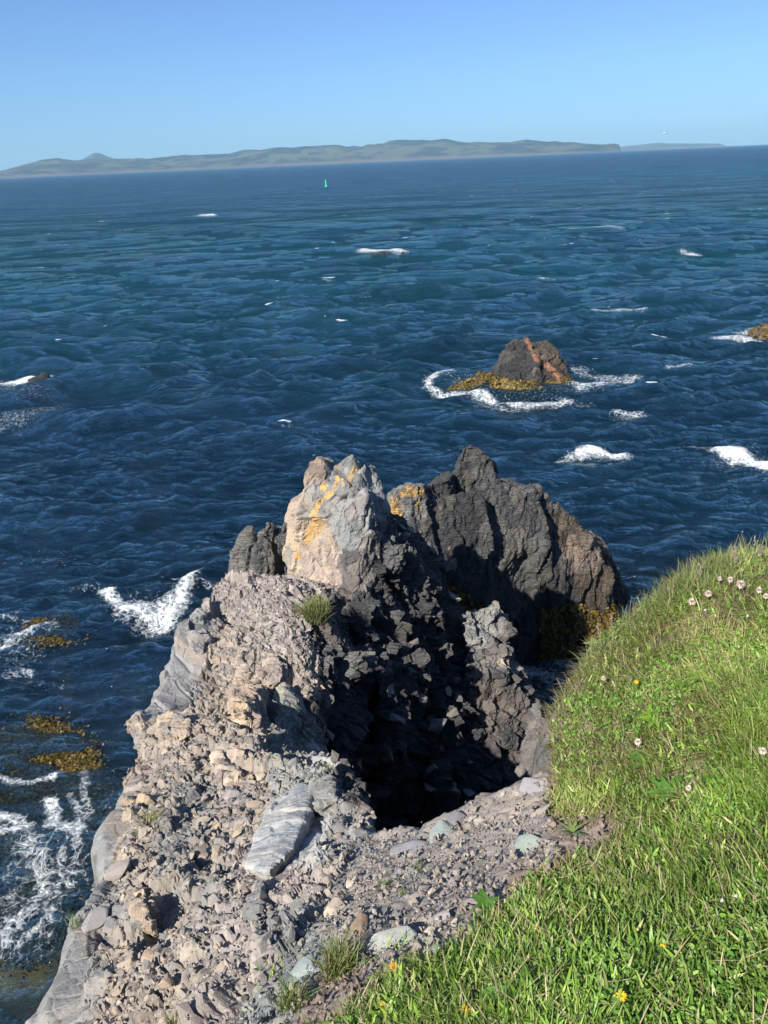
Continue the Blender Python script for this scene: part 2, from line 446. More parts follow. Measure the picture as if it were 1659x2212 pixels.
def build_rock(name, hulls, vox, mat, fixed, amps, scl, rot, seed=0, zones=None, kelp=None, lichen=None, extra=None, smooth=False, wetz=1.3, tint=1.0):
    bm = bmesh.new()
    for h in hulls: hull_bm(bm, h)
    me = bpy.data.meshes.new('tmp'); bm.to_mesh(me); bm.free()
    ob = bpy.data.objects.new('tmp', me); C.objects.link(ob)
    md = ob.modifiers.new('r', 'REMESH'); md.mode = 'VOXEL'; md.voxel_size = vox
    dg = bpy.context.evaluated_depsgraph_get(); dg.update()
    m2 = bpy.data.meshes.new_from_object(ob.evaluated_get(dg))
    bpy.data.objects.remove(ob)
    V, N = get_np(m2)
    V = V.astype(float)
    nf = len(m2.polygons); lt = np.empty(nf, np.int32); m2.polygons.foreach_get('loop_total', lt)
    li = np.empty(len(m2.loops), np.int32); m2.loops.foreach_get('vertex_index', li)
    st = np.concatenate([[0], np.cumsum(lt)[:-1]])
    q4 = st[lt == 4]; q3 = st[lt == 3]
    F = [li[q4[:, None] + np.arange(4)], li[q3[:, None] + np.arange(3)]]
    Q = V @ rot.T
    wv = np.stack([fbm(V * 2.5, 3, seed + 50 + k) for k in range(3)], 1) * .09
    D = 0; rid = None
    for k, (a, s) in enumerate(zip(amps, scl)):
        o, e, r = cells((Q + wv) * np.array(s), seed + 10 * k + 3)
        D = D + a * o - a * .30 * sst(.07, 0, e)
        rid = r if rid is None or k == 1 else rid
    D = D + fbm(V * 1.3, 4, seed + 9) * amps[0] * .4 + fbm(V * 12, 3, seed + 19) * vox * .5
    V = V + N * D[:, None]
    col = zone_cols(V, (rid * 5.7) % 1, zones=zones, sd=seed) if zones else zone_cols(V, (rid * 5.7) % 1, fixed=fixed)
    col *= tint * (1 + .2 * fbm(V * 3, 3, seed + 4))[:, None]
    u, v = PR(V)
    li_ = np.zeros(len(V))
    if lichen: li_ = soft(u + fbm(V * 5, 2, 5) * 14, v + fbm(V * 5, 2, 6) * 14, lichen)
    wet = sst(wetz, .25, V[:, 2])
    col *= (1 - .45 * wet)[:, None]
    bpy.data.meshes.remove(m2); bpy.data.meshes.remove(me)
    o = mesh_np(name, V, F, mat, col, smooth, {'lichen': li_, 'wet': wet})
    nn = np.zeros((0,))
    return o, V, N

R2 = rotm((0, 1, 0), 32) @ rotm((1, 0, 0), 20)
R3 = rotm((0, 1, 0), -18) @ rotm((1, 0, 0), 12)

# lichen-streaked spire
SP = []
SP.append(shard([(618,1130,7.35),(612,1190,7.3),(620,1240,7.2),(700,1262,7.0),(742,1262,6.9),(745,1150,7.05),(722,1075,7.25),(665,1062,7.4),(628,1078,7.4)], .7, 3.4))
SP.append(shard([(648,1075,7.35),(655,1052,7.4),(700,1035,7.4),(730,1060,7.3),(720,1110,7.15),(640,1120,7.2)], .5, 3.6))
SP.append(shard([(690,1060,7.4),(712,1028,7.45),(738,1008,7.5),(750,990,7.5),(760,981,7.5),(770,990,7.5),(776,1012,7.5),(775,1060,7.3),(742,1150,7.05),(720,1130,7.1)], .35, 3.6))
SP.append(shard([(776,1020,7.4),(790,1001,7.45),(803,1001,7.5),(815,1030,7.5),(822,1060,7.45),(800,1110,7.2),(760,1150,7.0),(758,1060,7.2)], .35, 3.6))
SP.append(shard([(740,1100,7.05),(790,1060,7.2),(820,1060,7.4),(840,1095,7.6),(845,1130,7.7),(838,1170,7.4),(795,1180,7.05),(770,1250,6.85),(735,1250,6.9)], .55, 3.2))
SP.append(shard([(740,1180,6.95),(800,1150,7.0),(845,1160,7.4),(852,1210,7.4),(845,1240,7.2),(800,1275,6.85),(760,1290,6.75),(735,1260,6.9)], .7, 3.0))
SP.append(shard([(655,1055,8.0),(658,1020,8.05),(670,994,8.1),(688,984,8.1),(700,992,8.1),(711,1020,8.1),(712,1060,8.0)], .4, 3.0))
ZS = [(660,1180,75,'tan'),(640,1090,50,'tan'),(690,1230,60,'pink'),(690,1000,45,'brown'),(760,1030,60,'grey'),(770,1130,70,'slab'),(800,1060,45,'slab'),(830,1150,50,'dgrey'),(790,1230,60,'dgrey'),(700,1060,40,'grey')]
o, SPV, SPN = build_rock('rock_spire', SP, .018, M_ROCK, None, [.045, .022, .008], [(3.2, 5, 2.0), (9, 14, 5), (24, 34, 18)], R2, 100, ZS,
    lichen=[(725,1050,8,42,25),(692,1090,10,45,35),(700,1045,10,14,0),(675,1150,16,40,20),(640,1205,10,14,0),(765,1020,6,24,20),(745,1050,6,18,10)])
for me_ in [o.data]: me_.materials[0] = M_ROCK
tag(o, 'lichen streaked rock spire with tan left face and grey right face above the ridge', 'rock spire')

# dark fin left of the spire
DL = [shard([(478,1290,8.0),(490,1250,8.1),(503,1195,8.2),(522,1160,8.3),(538,1147,8.3),(546,1170,8.3),(548,1220,8.1),(520,1290,8.0)], .8, -.8),
      shard([(540,1290,7.9),(545,1190,8.1),(560,1150,8.3),(578,1132,8.35),(588,1134,8.4),(600,1180,8.3),(600,1290,8.0)], .8, -.8),
      shard([(590,1290,8.0),(598,1160,8.3),(612,1125,8.4),(640,1150,8.4),(640,1290,8.2)], .8, -.8)]
o, _, _ = build_rock('dark_rock', DL, .028, M_DARK, 'dgrey', [.07, .03, .012], [(3, 3, 1.2), (8, 8, 3.5), (20, 20, 11)], R3, 200)
tag(o, 'dark grey jagged rock fin rising from the sea left of the lichen spire', 'rock')

# blocks on the shaded right flank
RW = [shard([(836,1110,7.7),(852,1170,7.6),(880,1200,7.5),(905,1240,7.4),(905,1330,7.0),(840,1330,6.9),(815,1260,6.9),(825,1180,7.1)], .7, 0),
      shard([(880,1235,7.3),(915,1238,7.5),(945,1262,7.6),(975,1310,7.6),(998,1370,7.6),(1006,1420,7.5),(1000,1490,7.2),(950,1520,6.8),(890,1400,6.7)], .6, -.5),
      shard([(770,1290,6.6),(830,1280,6.8),(860,1320,6.8),(850,1400,6.4),(790,1390,6.2),(760,1340,6.2)], .5, 0),
      shard([(820,1420,6.1),(870,1400,6.4),(910,1450,6.4),(880,1560,6.0),(820,1540,5.7)], .5, -.5),
      shard([(930,1560,6.4),(1000,1480,7.0),(1030,1560,7.0),(1020,1700,6.2),(940,1700,5.8)], .5, -.5),
      shard([(690,1410,5.6),(740,1380,5.8),(770,1430,5.7),(750,1500,5.4),(700,1490,5.2)], .4, 0),
      shard([(843,1125,8.6),(870,1150,8.7),(920,1180,8.8),(945,1230,8.8),(950,1320,8.6),(860,1320,8.4)], .6, -.5)]
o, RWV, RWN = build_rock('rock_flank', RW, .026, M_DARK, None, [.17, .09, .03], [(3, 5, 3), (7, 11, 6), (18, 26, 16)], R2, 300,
    [(850,1300,90,'dark'),(900,1260,40,'dgrey'),(960,1330,60,'dark'),(830,1420,50,'dgrey'),(880,1500,150,'dark'),(1000,1600,120,'dark'),(900,1180,50,'dgrey'),(740,1440,50,'dgrey')])  # dark grey rock, deepened further by chasm shade put into the colour
tag(o, 'dark blocky broken rock flank dropping from the spire into the shaded chasm', 'rock face')

# middle pillar
MP = [shard([(1000,1340,7.5),(1015,1326,7.7),(1045,1321,7.8),(1082,1320,7.9),(1088,1345,7.8),(1095,1400,7.5),(1075,1440,7.2),(1010,1440,7.2)], .7, -.8),
      shard([(1010,1430,7.2),(1080,1400,7.3),(1118,1440,7.4),(1145,1478,7.4),(1148,1540,7.2),(1160,1600,7.0),(1165,1700,6.6),(1010,1700,6.4)], .7, -.8)]
o, _, _ = build_rock('rock_pillar', MP, .022, M_ROCK, None, [.11, .05, .018], [(3.5, 4, 3), (9, 12, 8), (24, 30, 20)], R2, 400,
    [(1040,1360,50,'grey'),(1075,1370,30,'dgrey'),(1050,1430,60,'dgrey'),(1100,1440,25,'mix'),(1080,1600,150,'dark')])  # lower dark zone: shadow on the pillar's foot painted into its colour
tag(o, 'grey broken rock pillar standing in the chasm before the big dark rock', 'rock')

# thin leaning slab by the bank
SL = [shard([(1130,1650,5.3),(1146,1585,5.5),(1158,1545,5.6),(1168,1532,5.6),(1176,1560,5.5),(1192,1590,5.45),(1200,1625,5.3),(1198,1700,5.0),(1140,1720,4.9)], .3, -.8)]
o, _, _ = build_rock('rock_sliver', SL, .014, M_ROCK, 'dgrey', [.06, .04, .015], [(4, 6, 3), (10, 16, 8), (26, 40, 20)], R2, 500)
tag(o, 'small jagged grey rock blade beside the edge of the grassy bank', 'rock')

# big dark rock
BR = [shard([(842,1075,10.7),(850,1058,10.8),(880,1050,10.9),(912,1048,10.9),(915,1090,10.8),(940,1160,10.6),(948,1230,10.4),(948,1310,10.2),(850,1320,10.2),(840,1180,10.5)], 1.5, -.8),
      shard([(912,1050,11.2),(930,1035,11.4),(975,1022,11.5),(985,1080,11.3),(925,1100,11.0)], 1.0, -.8),
      shard([(968,1075,11.8),(975,1030,12.0),(985,985,12.1),(1000,960,12.2),(1018,952,12.2),(1035,962,12.2),(1050,985,12.2),(1066,1000,12.2),(1070,1030,12.1),(1068,1080,11.8)], .8, -.8),
      shard([(920,1110,10.9),(935,1075,11.2),(1000,1065,11.3),(1045,1075,11.3),(1062,1130,11.0),(1065,1240,10.9),(1045,1330,10.9),(960,1330,10.7),(945,1250,10.4)], 1.5, -.8),
      shard([(1062,1060,11.6),(1070,1034,11.8),(1088,1032,11.9),(1110,1043,11.9),(1150,1062,11.9),(1175,1085,11.8),(1195,1180,11.5),(1195,1330,11.6),(1130,1410,11.3),(1060,1380,11.2),(1058,1200,11.1)], 1.4, -.8),
      shard([(1130,1065,12.1),(1160,1055,12.2),(1190,1072,12.2),(1200,1110,12.0),(1140,1110,11.9)], .8, -.8),
      shard([(1180,1090,12.1),(1205,1083,12.2),(1222,1100,12.2),(1258,1135,12.2),(1285,1180,12.1),(1312,1230,12.0),(1325,1290,12.0),(1325,1345,11.9),(1270,1375,11.6),(1200,1385,11.5),(1185,1250,11.4)], 1.3, -.8),
      shard([(1275,1150,12.8),(1300,1175,12.9),(1325,1230,13.0),(1350,1270,13.1),(1358,1300,13.1),(1320,1345,12.6),(1290,1300,12.4)], .9, -.8),
      shard([(1180,1330,11.5),(1330,1330,12.0),(1345,1345,12.0),(1300,1400,11.5),(1180,1410,11.4)], .5, -.8)]
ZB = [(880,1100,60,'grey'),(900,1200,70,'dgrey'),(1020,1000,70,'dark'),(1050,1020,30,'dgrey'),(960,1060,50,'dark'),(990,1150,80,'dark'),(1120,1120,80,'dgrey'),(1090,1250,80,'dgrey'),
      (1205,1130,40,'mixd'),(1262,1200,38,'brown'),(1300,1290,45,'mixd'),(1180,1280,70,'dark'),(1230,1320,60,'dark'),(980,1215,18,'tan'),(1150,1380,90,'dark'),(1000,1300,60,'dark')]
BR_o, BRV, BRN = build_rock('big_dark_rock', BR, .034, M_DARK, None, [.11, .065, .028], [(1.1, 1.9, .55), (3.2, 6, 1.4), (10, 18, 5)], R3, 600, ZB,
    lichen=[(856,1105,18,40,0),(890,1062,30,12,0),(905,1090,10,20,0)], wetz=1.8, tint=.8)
tag(BR_o, 'big dark wet rock with a pointed top and golden seaweed round its foot', 'rock')

# sea rock far out
SR = [shard([(1066,845,28.3),(1068,812,28.6),(1080,775,29.2),(1096,744,29.7),(1112,731,29.8),(1132,728,29.8),(1145,740,29.4),(1165,800,28.2),(1175,856,27.9),(1100,858,28.0)], 2.2, -1, taper=.8),
      shard([(1130,740,29.7),(1150,742,29.8),(1170,738,29.9),(1192,744,29.9),(1208,765,29.6),(1225,795,29.2),(1243,830,28.8),(1240,846,28.5),(1170,856,27.9),(1150,800,28.3)], 2.0, -1, taper=.8)]
ZR = [(1110,790,60,'dark'),(1160,780,18,'brown'),(1195,790,35,'mixd'),(1225,830,30,'mixd'),(1130,840,40,'dark')]
o, SRV, SRN = build_rock('sea_stack', SR, .055, M_DARK, None, [.16, .12, .05], [(1.0, 1.8, .6), (2.6, 4.4, 1.8), (7, 11, 5)], R2, 700, ZR, wetz=1.0, tint=.8,
    lichen=None)
c_ = o.data.color_attributes['Col']; uu, vv = PR(SRV)
ca = np.empty(len(SRV) * 4, np.float32); c_.data.foreach_get('color', ca); ca = ca.reshape(-1, 4)
st_ = 1 - sst(2.5, 7, seg_dist(uu + fbm(SRV * 2, 3, 3) * 6, vv, [(1138, 735), (1160, 775), (1195, 800), (1222, 840)]))
ca[:, :3] = ca[:, :3] * (1 - st_[:, None] * .8) + np.array([.34, .17, .09]) * st_[:, None] * .8
c_.data.foreach_set('color', ca.ravel())
tag(o, 'lone dark pointed sea rock with an orange vein and white foam round it', 'sea rock')
lows = [('low_rock', [(968,838,28.5),(990,826,28.8),(1015,817,29.0),(1045,808,29.2),(1070,804,29.3),(1074,838,28.5)], .8, 'low seaweed covered rock touching the left side of the lone sea rock'),
        ('low_rock', [(1628,724,35.2),(1636,708,35.8),(1660,700,36.3),(1700,692,36.8),(1710,725,35.2)], 2.0, 'golden brown low rock cut off by the right edge of the photo'),
        ('low_rock', [(60,822,32.4),(75,812,32.8),(95,808,33),(105,818,32.7),(90,824,32.4)], .6, 'tiny dark wave washed rock at the far left edge of the sea'),
        ('low_rock', [(800,549,75.6),(830,544,76.6),(865,543,77),(875,549,75.6)], 1.5, 'dark half sunk rock with spray in the middle of the sea')]
LOWS = []
for k, (nm, pts, th, lb) in enumerate(lows):
    o, lv, ln = build_rock(nm, [shard(pts, th, -.8, taper=.9)], .05 if k != 3 else .12, M_DARK, 'brown' if k < 2 else 'dark', [.15, .08, .03], [(1.5, 2, 2), (4, 5, 4), (9, 9, 9)], R2, 800 + 20 * k, wetz=1.6)
    tag(o, lb, 'low rock', 'low rocks awash in the sea'); LOWS.append((lv, ln))
print('rocks', round(time.time() - T0, 1))

# ------------------------------------------------------------------ fragments (angular stones)
def stone_proto(seed, flat=.55, n=11):
    r = np.random.RandomState(seed); p = r.normal(size=(n, 3)); p /= np.linalg.norm(p, axis=1)[:, None]
    p *= r.uniform(.75, 1.1, (n, 1)); p *= np.array([1.0, r.uniform(.55, .9), r.uniform(flat * .6, flat)])
    bm = bmesh.new(); hull_bm(bm, [tuple(x) for x in p]); bmesh.ops.triangulate(bm, faces=bm.faces)
    bm.verts.ensure_lookup_table(); bm.verts.index_update()
    V = np.array([v.co[:] for v in bm.verts]); F = np.array([[v.index for v in f.verts] for f in bm.faces]); bm.free()
    return V, F
PROTO = [stone_proto(s) for s in range(26)]

def rand_rot(n, r, normals=None, lean=1.0):
    q = r.normal(size=(n, 4))
    q[:, 0] += 2.2 * (1 - lean); q /= np.linalg.norm(q, axis=1)[:, None]
    w, x, y, z = q.T
    return np.stack([1 - 2 * (y * y + z * z), 2 * (x * y - z * w), 2 * (x * z + y * w), 2 * (x * y + z * w), 1 - 2 * (x * x + z * z), 2 * (y * z - x * w), 2 * (x * z - y * w), 2 * (y * z + x * w), 1 - 2 * (x * x + y * y)], 1).reshape(-1, 3, 3)

ALIGN = rotm((0, 0, 1), 35) @ rotm((1, 0, 0), 42)
def scatter(name, P, S, col, mat, seed, protos=PROTO, parent=None, aniso=0):
    r = np.random.RandomState(seed); n = len(P); R = rand_rot(n, r)
    if aniso:
        a_ = r.rand(n) < aniso; q = r.normal(size=(n, 3)) * .22
        Ra = np.array([np.array(Matrix.Rotation(float(np.linalg.norm(x)), 3, Vector(x)) @ Matrix.Rotation(0, 3, 'Z')) for x in q[a_]])
        sp = r.rand(a_.sum()) * 6.28; Rz = np.zeros((len(sp), 3, 3)); Rz[:, 0, 0] = np.cos(sp); Rz[:, 0, 1] = -np.sin(sp); Rz[:, 1, 0] = np.sin(sp); Rz[:, 1, 1] = np.cos(sp); Rz[:, 2, 2] = 1
        R[a_] = Ra @ ALIGN @ Rz
    pi = r.randint(0, len(protos), n)
    Vs, Fs, Cs, base = [], [], [], 0
    for k, (pv, pf) in enumerate(protos):
        m = np.where(pi == k)[0]
        if not len(m): continue
        v = np.einsum('nij,kj->nki', R[m], pv) * S[m][:, None, None] + P[m][:, None, :]
        Vs.append(v.reshape(-1, 3)); Cs.append(np.repeat(col[m], len(pv), axis=0))
        f = pf[None] + (np.arange(len(m)) * len(pv))[:, None, None] + base
        Fs.append(f.reshape(-1, 3)); base += len(m) * len(pv)
    V = np.concatenate(Vs); 
    return mesh_np(name, V, np.concatenate(Fs), mat, np.concatenate(Cs), False, {'lichen': np.zeros(len(V)), 'wet': np.zeros(len(V))}, parent)

def pick(mask, n, seed, weight=None):
    i = np.where(mask)[0]; r = np.random.RandomState(seed)
    w = None
    if weight is not None: w = weight[i]; w = w / w.sum()
    return r.choice(i, n, p=w)
vis = (TV[:, 1] > .5) & (np.abs(TV[:, 0]) < 3) & (TV[:, 1] < 8.6)
cellw = np.zeros(nx * ny); dxs = np.gradient(xs); dys = np.gradient(ys); cellw = (dys[:, None] * dxs[None, :]).ravel() * (1 / np.maximum(N[:, 2], .15))
dist = np.linalg.norm(TV - CAM, axis=1)
slabA = soft(U_, V_, SLABS)
# rubble on the ridge
def put_rubble(name, mask, n, seed, smin, smax, pw, sink=.35, dens=1.3, label=None, kind='stuff'):
    i = pick(mask, n, seed, cellw / dist ** dens); r = np.random.RandomState(seed + 1)
    s = smin * (1 - r.rand(n) * (1 - (smin / smax) ** pw)) ** (-1 / pw)
    p = TV[i] + N[i] * (s * (.5 - sink))[:, None] + r.normal(size=(n, 3)) * .01
    c = zone_cols(p, r.rand(n)) * r.uniform(.78, 1.1, (n, 1)); c = c * .7 + .3 * c.mean(1)[:, None]
    return scatter(name, p, s, c, M_FRAG, seed, aniso=.7 if name == 'rubble' else 0)
rub = put_rubble('rubble', vis & TR & (slabA < .35) & (TSD < .12) & (U_ < 780), 19000, 900, .006, .045, 2.0, .62)
tag(rub, 'small angular tan and grey rubble covering the rock ridge', kind='stuff')
rub2 = put_rubble('chasm_rubble', vis & TR & (U_ > 680) & (TSD < .5) & (V_ < 1750), 1300, 903, .03, .14, 1.7, .6)
tag(rub2, 'broken dark stones lying on the shaded chasm walls', kind='stuff')
gmask = vis & ~TR & (gdist < 25) & (TSD < -.015)
rub3 = put_rubble('gravel', gmask, 26000, 905, .0035, .022, 1.8, .2, 1.0)
tag(rub3, 'fine mixed pink, grey and tan gravel on the saddle', kind='stuff')
# blocks on flank
r = np.random.RandomState(77); ii = r.choice(len(RWV), 700); s = .04 * (1 - r.rand(700) * .8) ** -.9
rub4 = scatter('flank_rubble', RWV[ii] + RWN[ii] * s[:, None] * .3, s, zone_cols(RWV[ii], r.rand(700), fixed='dgrey') * r.uniform(.6, 2.1, (700, 1)), M_FRAG, 78)
tag(rub4, 'loose dark blocks lodged on the shaded rock flank', kind='stuff')

# individually placed stones
def surf_pt(u, v):
    """where the view ray of a photo position meets the terrain"""
    d = W(u, v, y=1.0) - CAM
    t = np.arange(.5, 8.2, .02); p = CAM + d[None] * t[:, None]
    hit = np.where(ground_z(p[:, 0], p[:, 1])[0] > p[:, 2])[0]
    k = t[hit[0]] if len(hit) else 3.0
    t = np.linspace(k - .03, k + .005, 15); p = CAM + d[None] * t[:, None]
    hit = np.where(ground_z(p[:, 0], p[:, 1])[0] > p[:, 2])[0]
    return p[hit[0]] if len(hit) else p[-1]
stone_id = [0]
def stone(u, v, px, col, label, flat=.5, group=None, seed=None, wide=1.0, rot=0, cat='stone', name='stone'):
    p = surf_pt(u, v); size = px * np.linalg.norm(p - CAM) / FPX * .5
    k = seed if seed is not None else stone_id[0] + 300; stone_id[0] += 1
    pv, pf = stone_proto(k, flat, 16)
    pv = pv * np.array([wide, 1, 1])
    bm = bmesh.new(); vs = [bm.verts.new(x) for x in pv]; [bm.faces.new([vs[i] for i in f]) for f in pf]
    bmesh.ops.dissolve_limit(bm, angle_limit=.12, verts=bm.verts, edges=bm.edges)
    bmesh.ops.bevel(bm, geom=bm.edges[:] , offset=.07, segments=2, affect='EDGES', profile=.6)
    me = bpy.data.meshes.new(name); bm.to_mesh(me); bm.free()
    me.materials.append(M_FRAG)
    a = me.color_attributes.new('Col', 'FLOAT_COLOR', 'POINT'); a.data.foreach_set('color', np.tile([*col, 1.0], len(me.vertices)))
    o = bpy.data.objects.new(name, me); C.objects.link(o)
    o.scale = (size,) * 3
    o.rotation_euler = (.25, -.15, math.radians(rot)); o.location = p + np.array([0, 0, size * .12])
    tag(o, label, cat, group); return o
def slab_rock(outl, raise_, pal, label, seed, amps=(.05, .02, .008), lift=None):
    pts = []; base = [surf_pt(a_, b_) for a_, b_ in outl]; cen = np.mean(base, 0)
    for k, p in enumerate(base):
        h_ = raise_ if lift is None else lift[k]
        q = cen + (p - cen) * .92
        pts += [q + np.array([-.25 * h_, -.35 * h_, .9 * h_]), p + np.array([0, .1, -.22])]
    u_ = np.mean([a for a, b in outl]); v_ = np.mean([b for a, b in outl])
    o, _, _ = build_rock('boulder', [pts], .011, M_ROCK, pal, list(amps), [(4, 6, 3), (10, 16, 8), (28, 44, 20)], R2, seed)
    if amps[0] < .02: o.data.materials[0] = M_SLAB
    tag(o, label, 'boulder', 'larger slabs and blocks set in the rubble ridge'); return o
slab_rock([(535,1890),(552,1815),(598,1735),(655,1692),(692,1700),(686,1770),(645,1850),(590,1905)], .06, 'pale', 'large pale grey triangular slab, the smoothest rock face on the ridge', 1001, (.012, .004, .003))
slab_rock([(688,1750),(690,1705),(712,1678),(738,1700),(748,1752),(705,1765)], .10, 'grey', 'grey upright block leaning on the right edge of the pale triangular slab', 1002, (.03, .015, .006))
slab_rock([(515,1560),(505,1500),(520,1478),(570,1485),(590,1530),(560,1575)], .13, 'tan', 'tan cracked block under the front of the upper mound', 1003)
slab_rock([(568,1480),(565,1440),(600,1425),(628,1445),(620,1490),(590,1500)], .11, 'pink', 'pinkish block with a dark hollow on the right of the upper mound', 1004)
slab_rock([(600,1590),(602,1520),(625,1490),(655,1530),(650,1600),(625,1612)], .12, 'green', 'greenish upright block at the foot of the upper mound beside the shade', 1005)
slab_rock([(560,2010),(545,1950),(560,1900),(585,1910),(590,1990)], .06, 'grey', 'dark grey slab below the pale triangular slab', 1006)
slab_rock([(355,1600),(345,1550),(385,1545),(420,1560),(425,1600),(385,1612)], .07, 'tan', 'sandy block at the top left corner of the lower ridge', 1007)
slab_rock([(270,1790),(275,1730),(310,1705),(330,1740),(320,1800)], .07, 'tan', 'sandy block at the left edge above the dry grass tuft', 1008)
slab_rock([(480,1600+90),(470,1640),(500,1620),(535,1640),(530,1690)], .06, 'pink', 'flat reddish slab in the upper middle of the lower ridge', 1009)
slab_rock([(300,2000),(290,1930),(320,1900),(345,1960),(340,2020)], .06, 'tan', 'narrow tan slab standing in the lower left rubble', 1010)
slab_rock([(415,1380),(400,1350),(440,1325),(460,1370),(450,1420),(425,1420)], .07, 'slab', 'smooth grey boulder with orange lichen left of the upper mound', 1011)
G_S = 'single stones lying on the gravel saddle'
stone(985,1775,52,(0.174,0.169,0.189),'purple grey stone with pale stripes resting on the green slab at the chasm lip',.6,G_S,301,1.1,25)
stone(955,1805,92,(0.243,0.282,0.262),'flat pale green stone slab under the purple grey stone at the chasm lip',.28,G_S,302,1.0,60)
stone(1160,1700,66,(0.246,0.241,0.251),'grey angular stone at the chasm lip where gravel meets the grassy bank',.5,G_S,303,1.4,-10)
stone(1130,1835,70,(0.251,0.295,0.266),'flat green stone lying near the bare soil of the bank',.25,G_S,304,1.3,15)
stone(885,1835,64,(0.181,0.177,0.191),'flat dark purple stone left of the green slab',.3,G_S,305,1.5,8)
stone(1005,1850,20,(0.360,0.311,0.256),'small cream stone between the two green stones',.6,G_S,306,1.0,8)
stone(725,1972,62,(0.454,0.375,0.286),'bright cream yellow stone left of the brown soil clump',.45,G_S,307,1.1,70)
stone(850,2040,105,(0.304,0.319,0.295),'large pale green grey slab above the orange yellow flower',.4,G_S,308,1.15,5)
stone(925,2020,38,(0.448,0.389,0.311),'cream angular stone right of the large pale green slab',.4,G_S,309,1.3,30)
stone(935,2065,46,(0.338,0.328,0.318),'pale grey stone on the gravel next to the grass edge',.5,G_S,310,1.3,35)
stone(610,2045,90,(0.258,0.292,0.278),'wide flat green stone low on the rubble slope',.28,G_S,311,1.6,12)
stone(665,2100,72,(0.259,0.298,0.279),'rounded green stone above the sparse grass',.35,G_S,312,1.1,-20)
stone(670,1975,60,(0.282,0.316,0.296),'upright green stone left of the cream yellow stone',.4,G_S,313,.8,70)
stone(760,1910,36,(0.430,0.361,0.292),'small cream stone among grey gravel above the soil clump',.55,G_S,314,1.0,10)
stone(720,1925,40,(0.166,0.171,0.171),'dark grey stone at the foot of the pale rock slab',.5,G_S,315,1.2,10)
stone(960,1980,30,(0.289,0.294,0.294),'blue grey stone in the middle of the gravel',.5,G_S,316,1.4,10)
stone(1060,1960,36,(0.275,0.280,0.290),'blue grey flat stone close to the grass and soil',.4,G_S,317,1.4,-10)
stone(920,1965,26,(0.109,0.084,0.069),'small rust brown stone on the gravel',.6,G_S,318,1.1,-30)
stone(980,1905,32,(0.236,0.221,0.207),'brown grey stone in the upper middle of the gravel',.6,G_S,319,1.1,40)
stone(240,2110,60,(0.316,0.267,0.237),'brown angular block low on the left edge of the ridge',.6,G_S,320,1.5,40)
stone(255,1880,50,(0.291,0.256,0.232),'tan block perched at the left edge of the ridge',.6,G_S,321,1.2,20)
stone(345,1755,44,(0.352,0.283,0.234),'reddish tan block beside the dry grass tuft on the ridge',.6,G_S,322,1.2,20)
stone(375,1770,50,(0.184,0.194,0.189),'grey green block right of the dry grass tuft on the ridge',.7,G_S,323,1.0,0)
stone(560,1680,40,(0.349,0.319,0.250),'yellowish block in the middle of the ridge',.6,G_S,324,1.0,0)
stone(205,1990,54,(0.239,0.230,0.220),'grey brown slab leaning at the left edge of the ridge',.4,G_S,325,1.2,50)
stone(500,1720,46,(0.279,0.249,0.235),'brown cracked block below the yellowish block',.5,G_S,326,1.3,-20)
G_L = 'loose stones scattered over rubble ridge'
r = np.random.RandomState(5)
for k in range(70):
    if k < 45: u, v = r.uniform(230, 640), r.uniform(1560, 2150); c = PAL['tan'][r.randint(7)] if r.rand() < .6 else PAL['mix'][r.randint(7)]
    else: u, v = r.uniform(700, 1120), r.uniform(1800, 2000); c = PAL['mix'][r.randint(7)]
    if u < 560 - .8 * (v - 1560) * .6: u += 160
    stone(u, v, r.uniform(16, 40) * (1.0 if k < 45 else .7), c, 'small angular stone lying loose on the rubble ridge' if k < 45 else 'small angular stone lying loose on the fine gravel saddle', r.uniform(.35, .8),
          G_L if k < 45 else 'small stones scattered over fine gravel', 400 + k, r.uniform(.8, 1.6), r.uniform(0, 180))
# soil clump
o = stone(778,2010,84,(.21,.15,.10),'upright brown clump of earth beside the cream yellow stone',.8,None,330,.7,80,'soil clump','soil_clump'); o.data.materials[0] = M_SOIL
print('stones', round(time.time() - T0, 1))

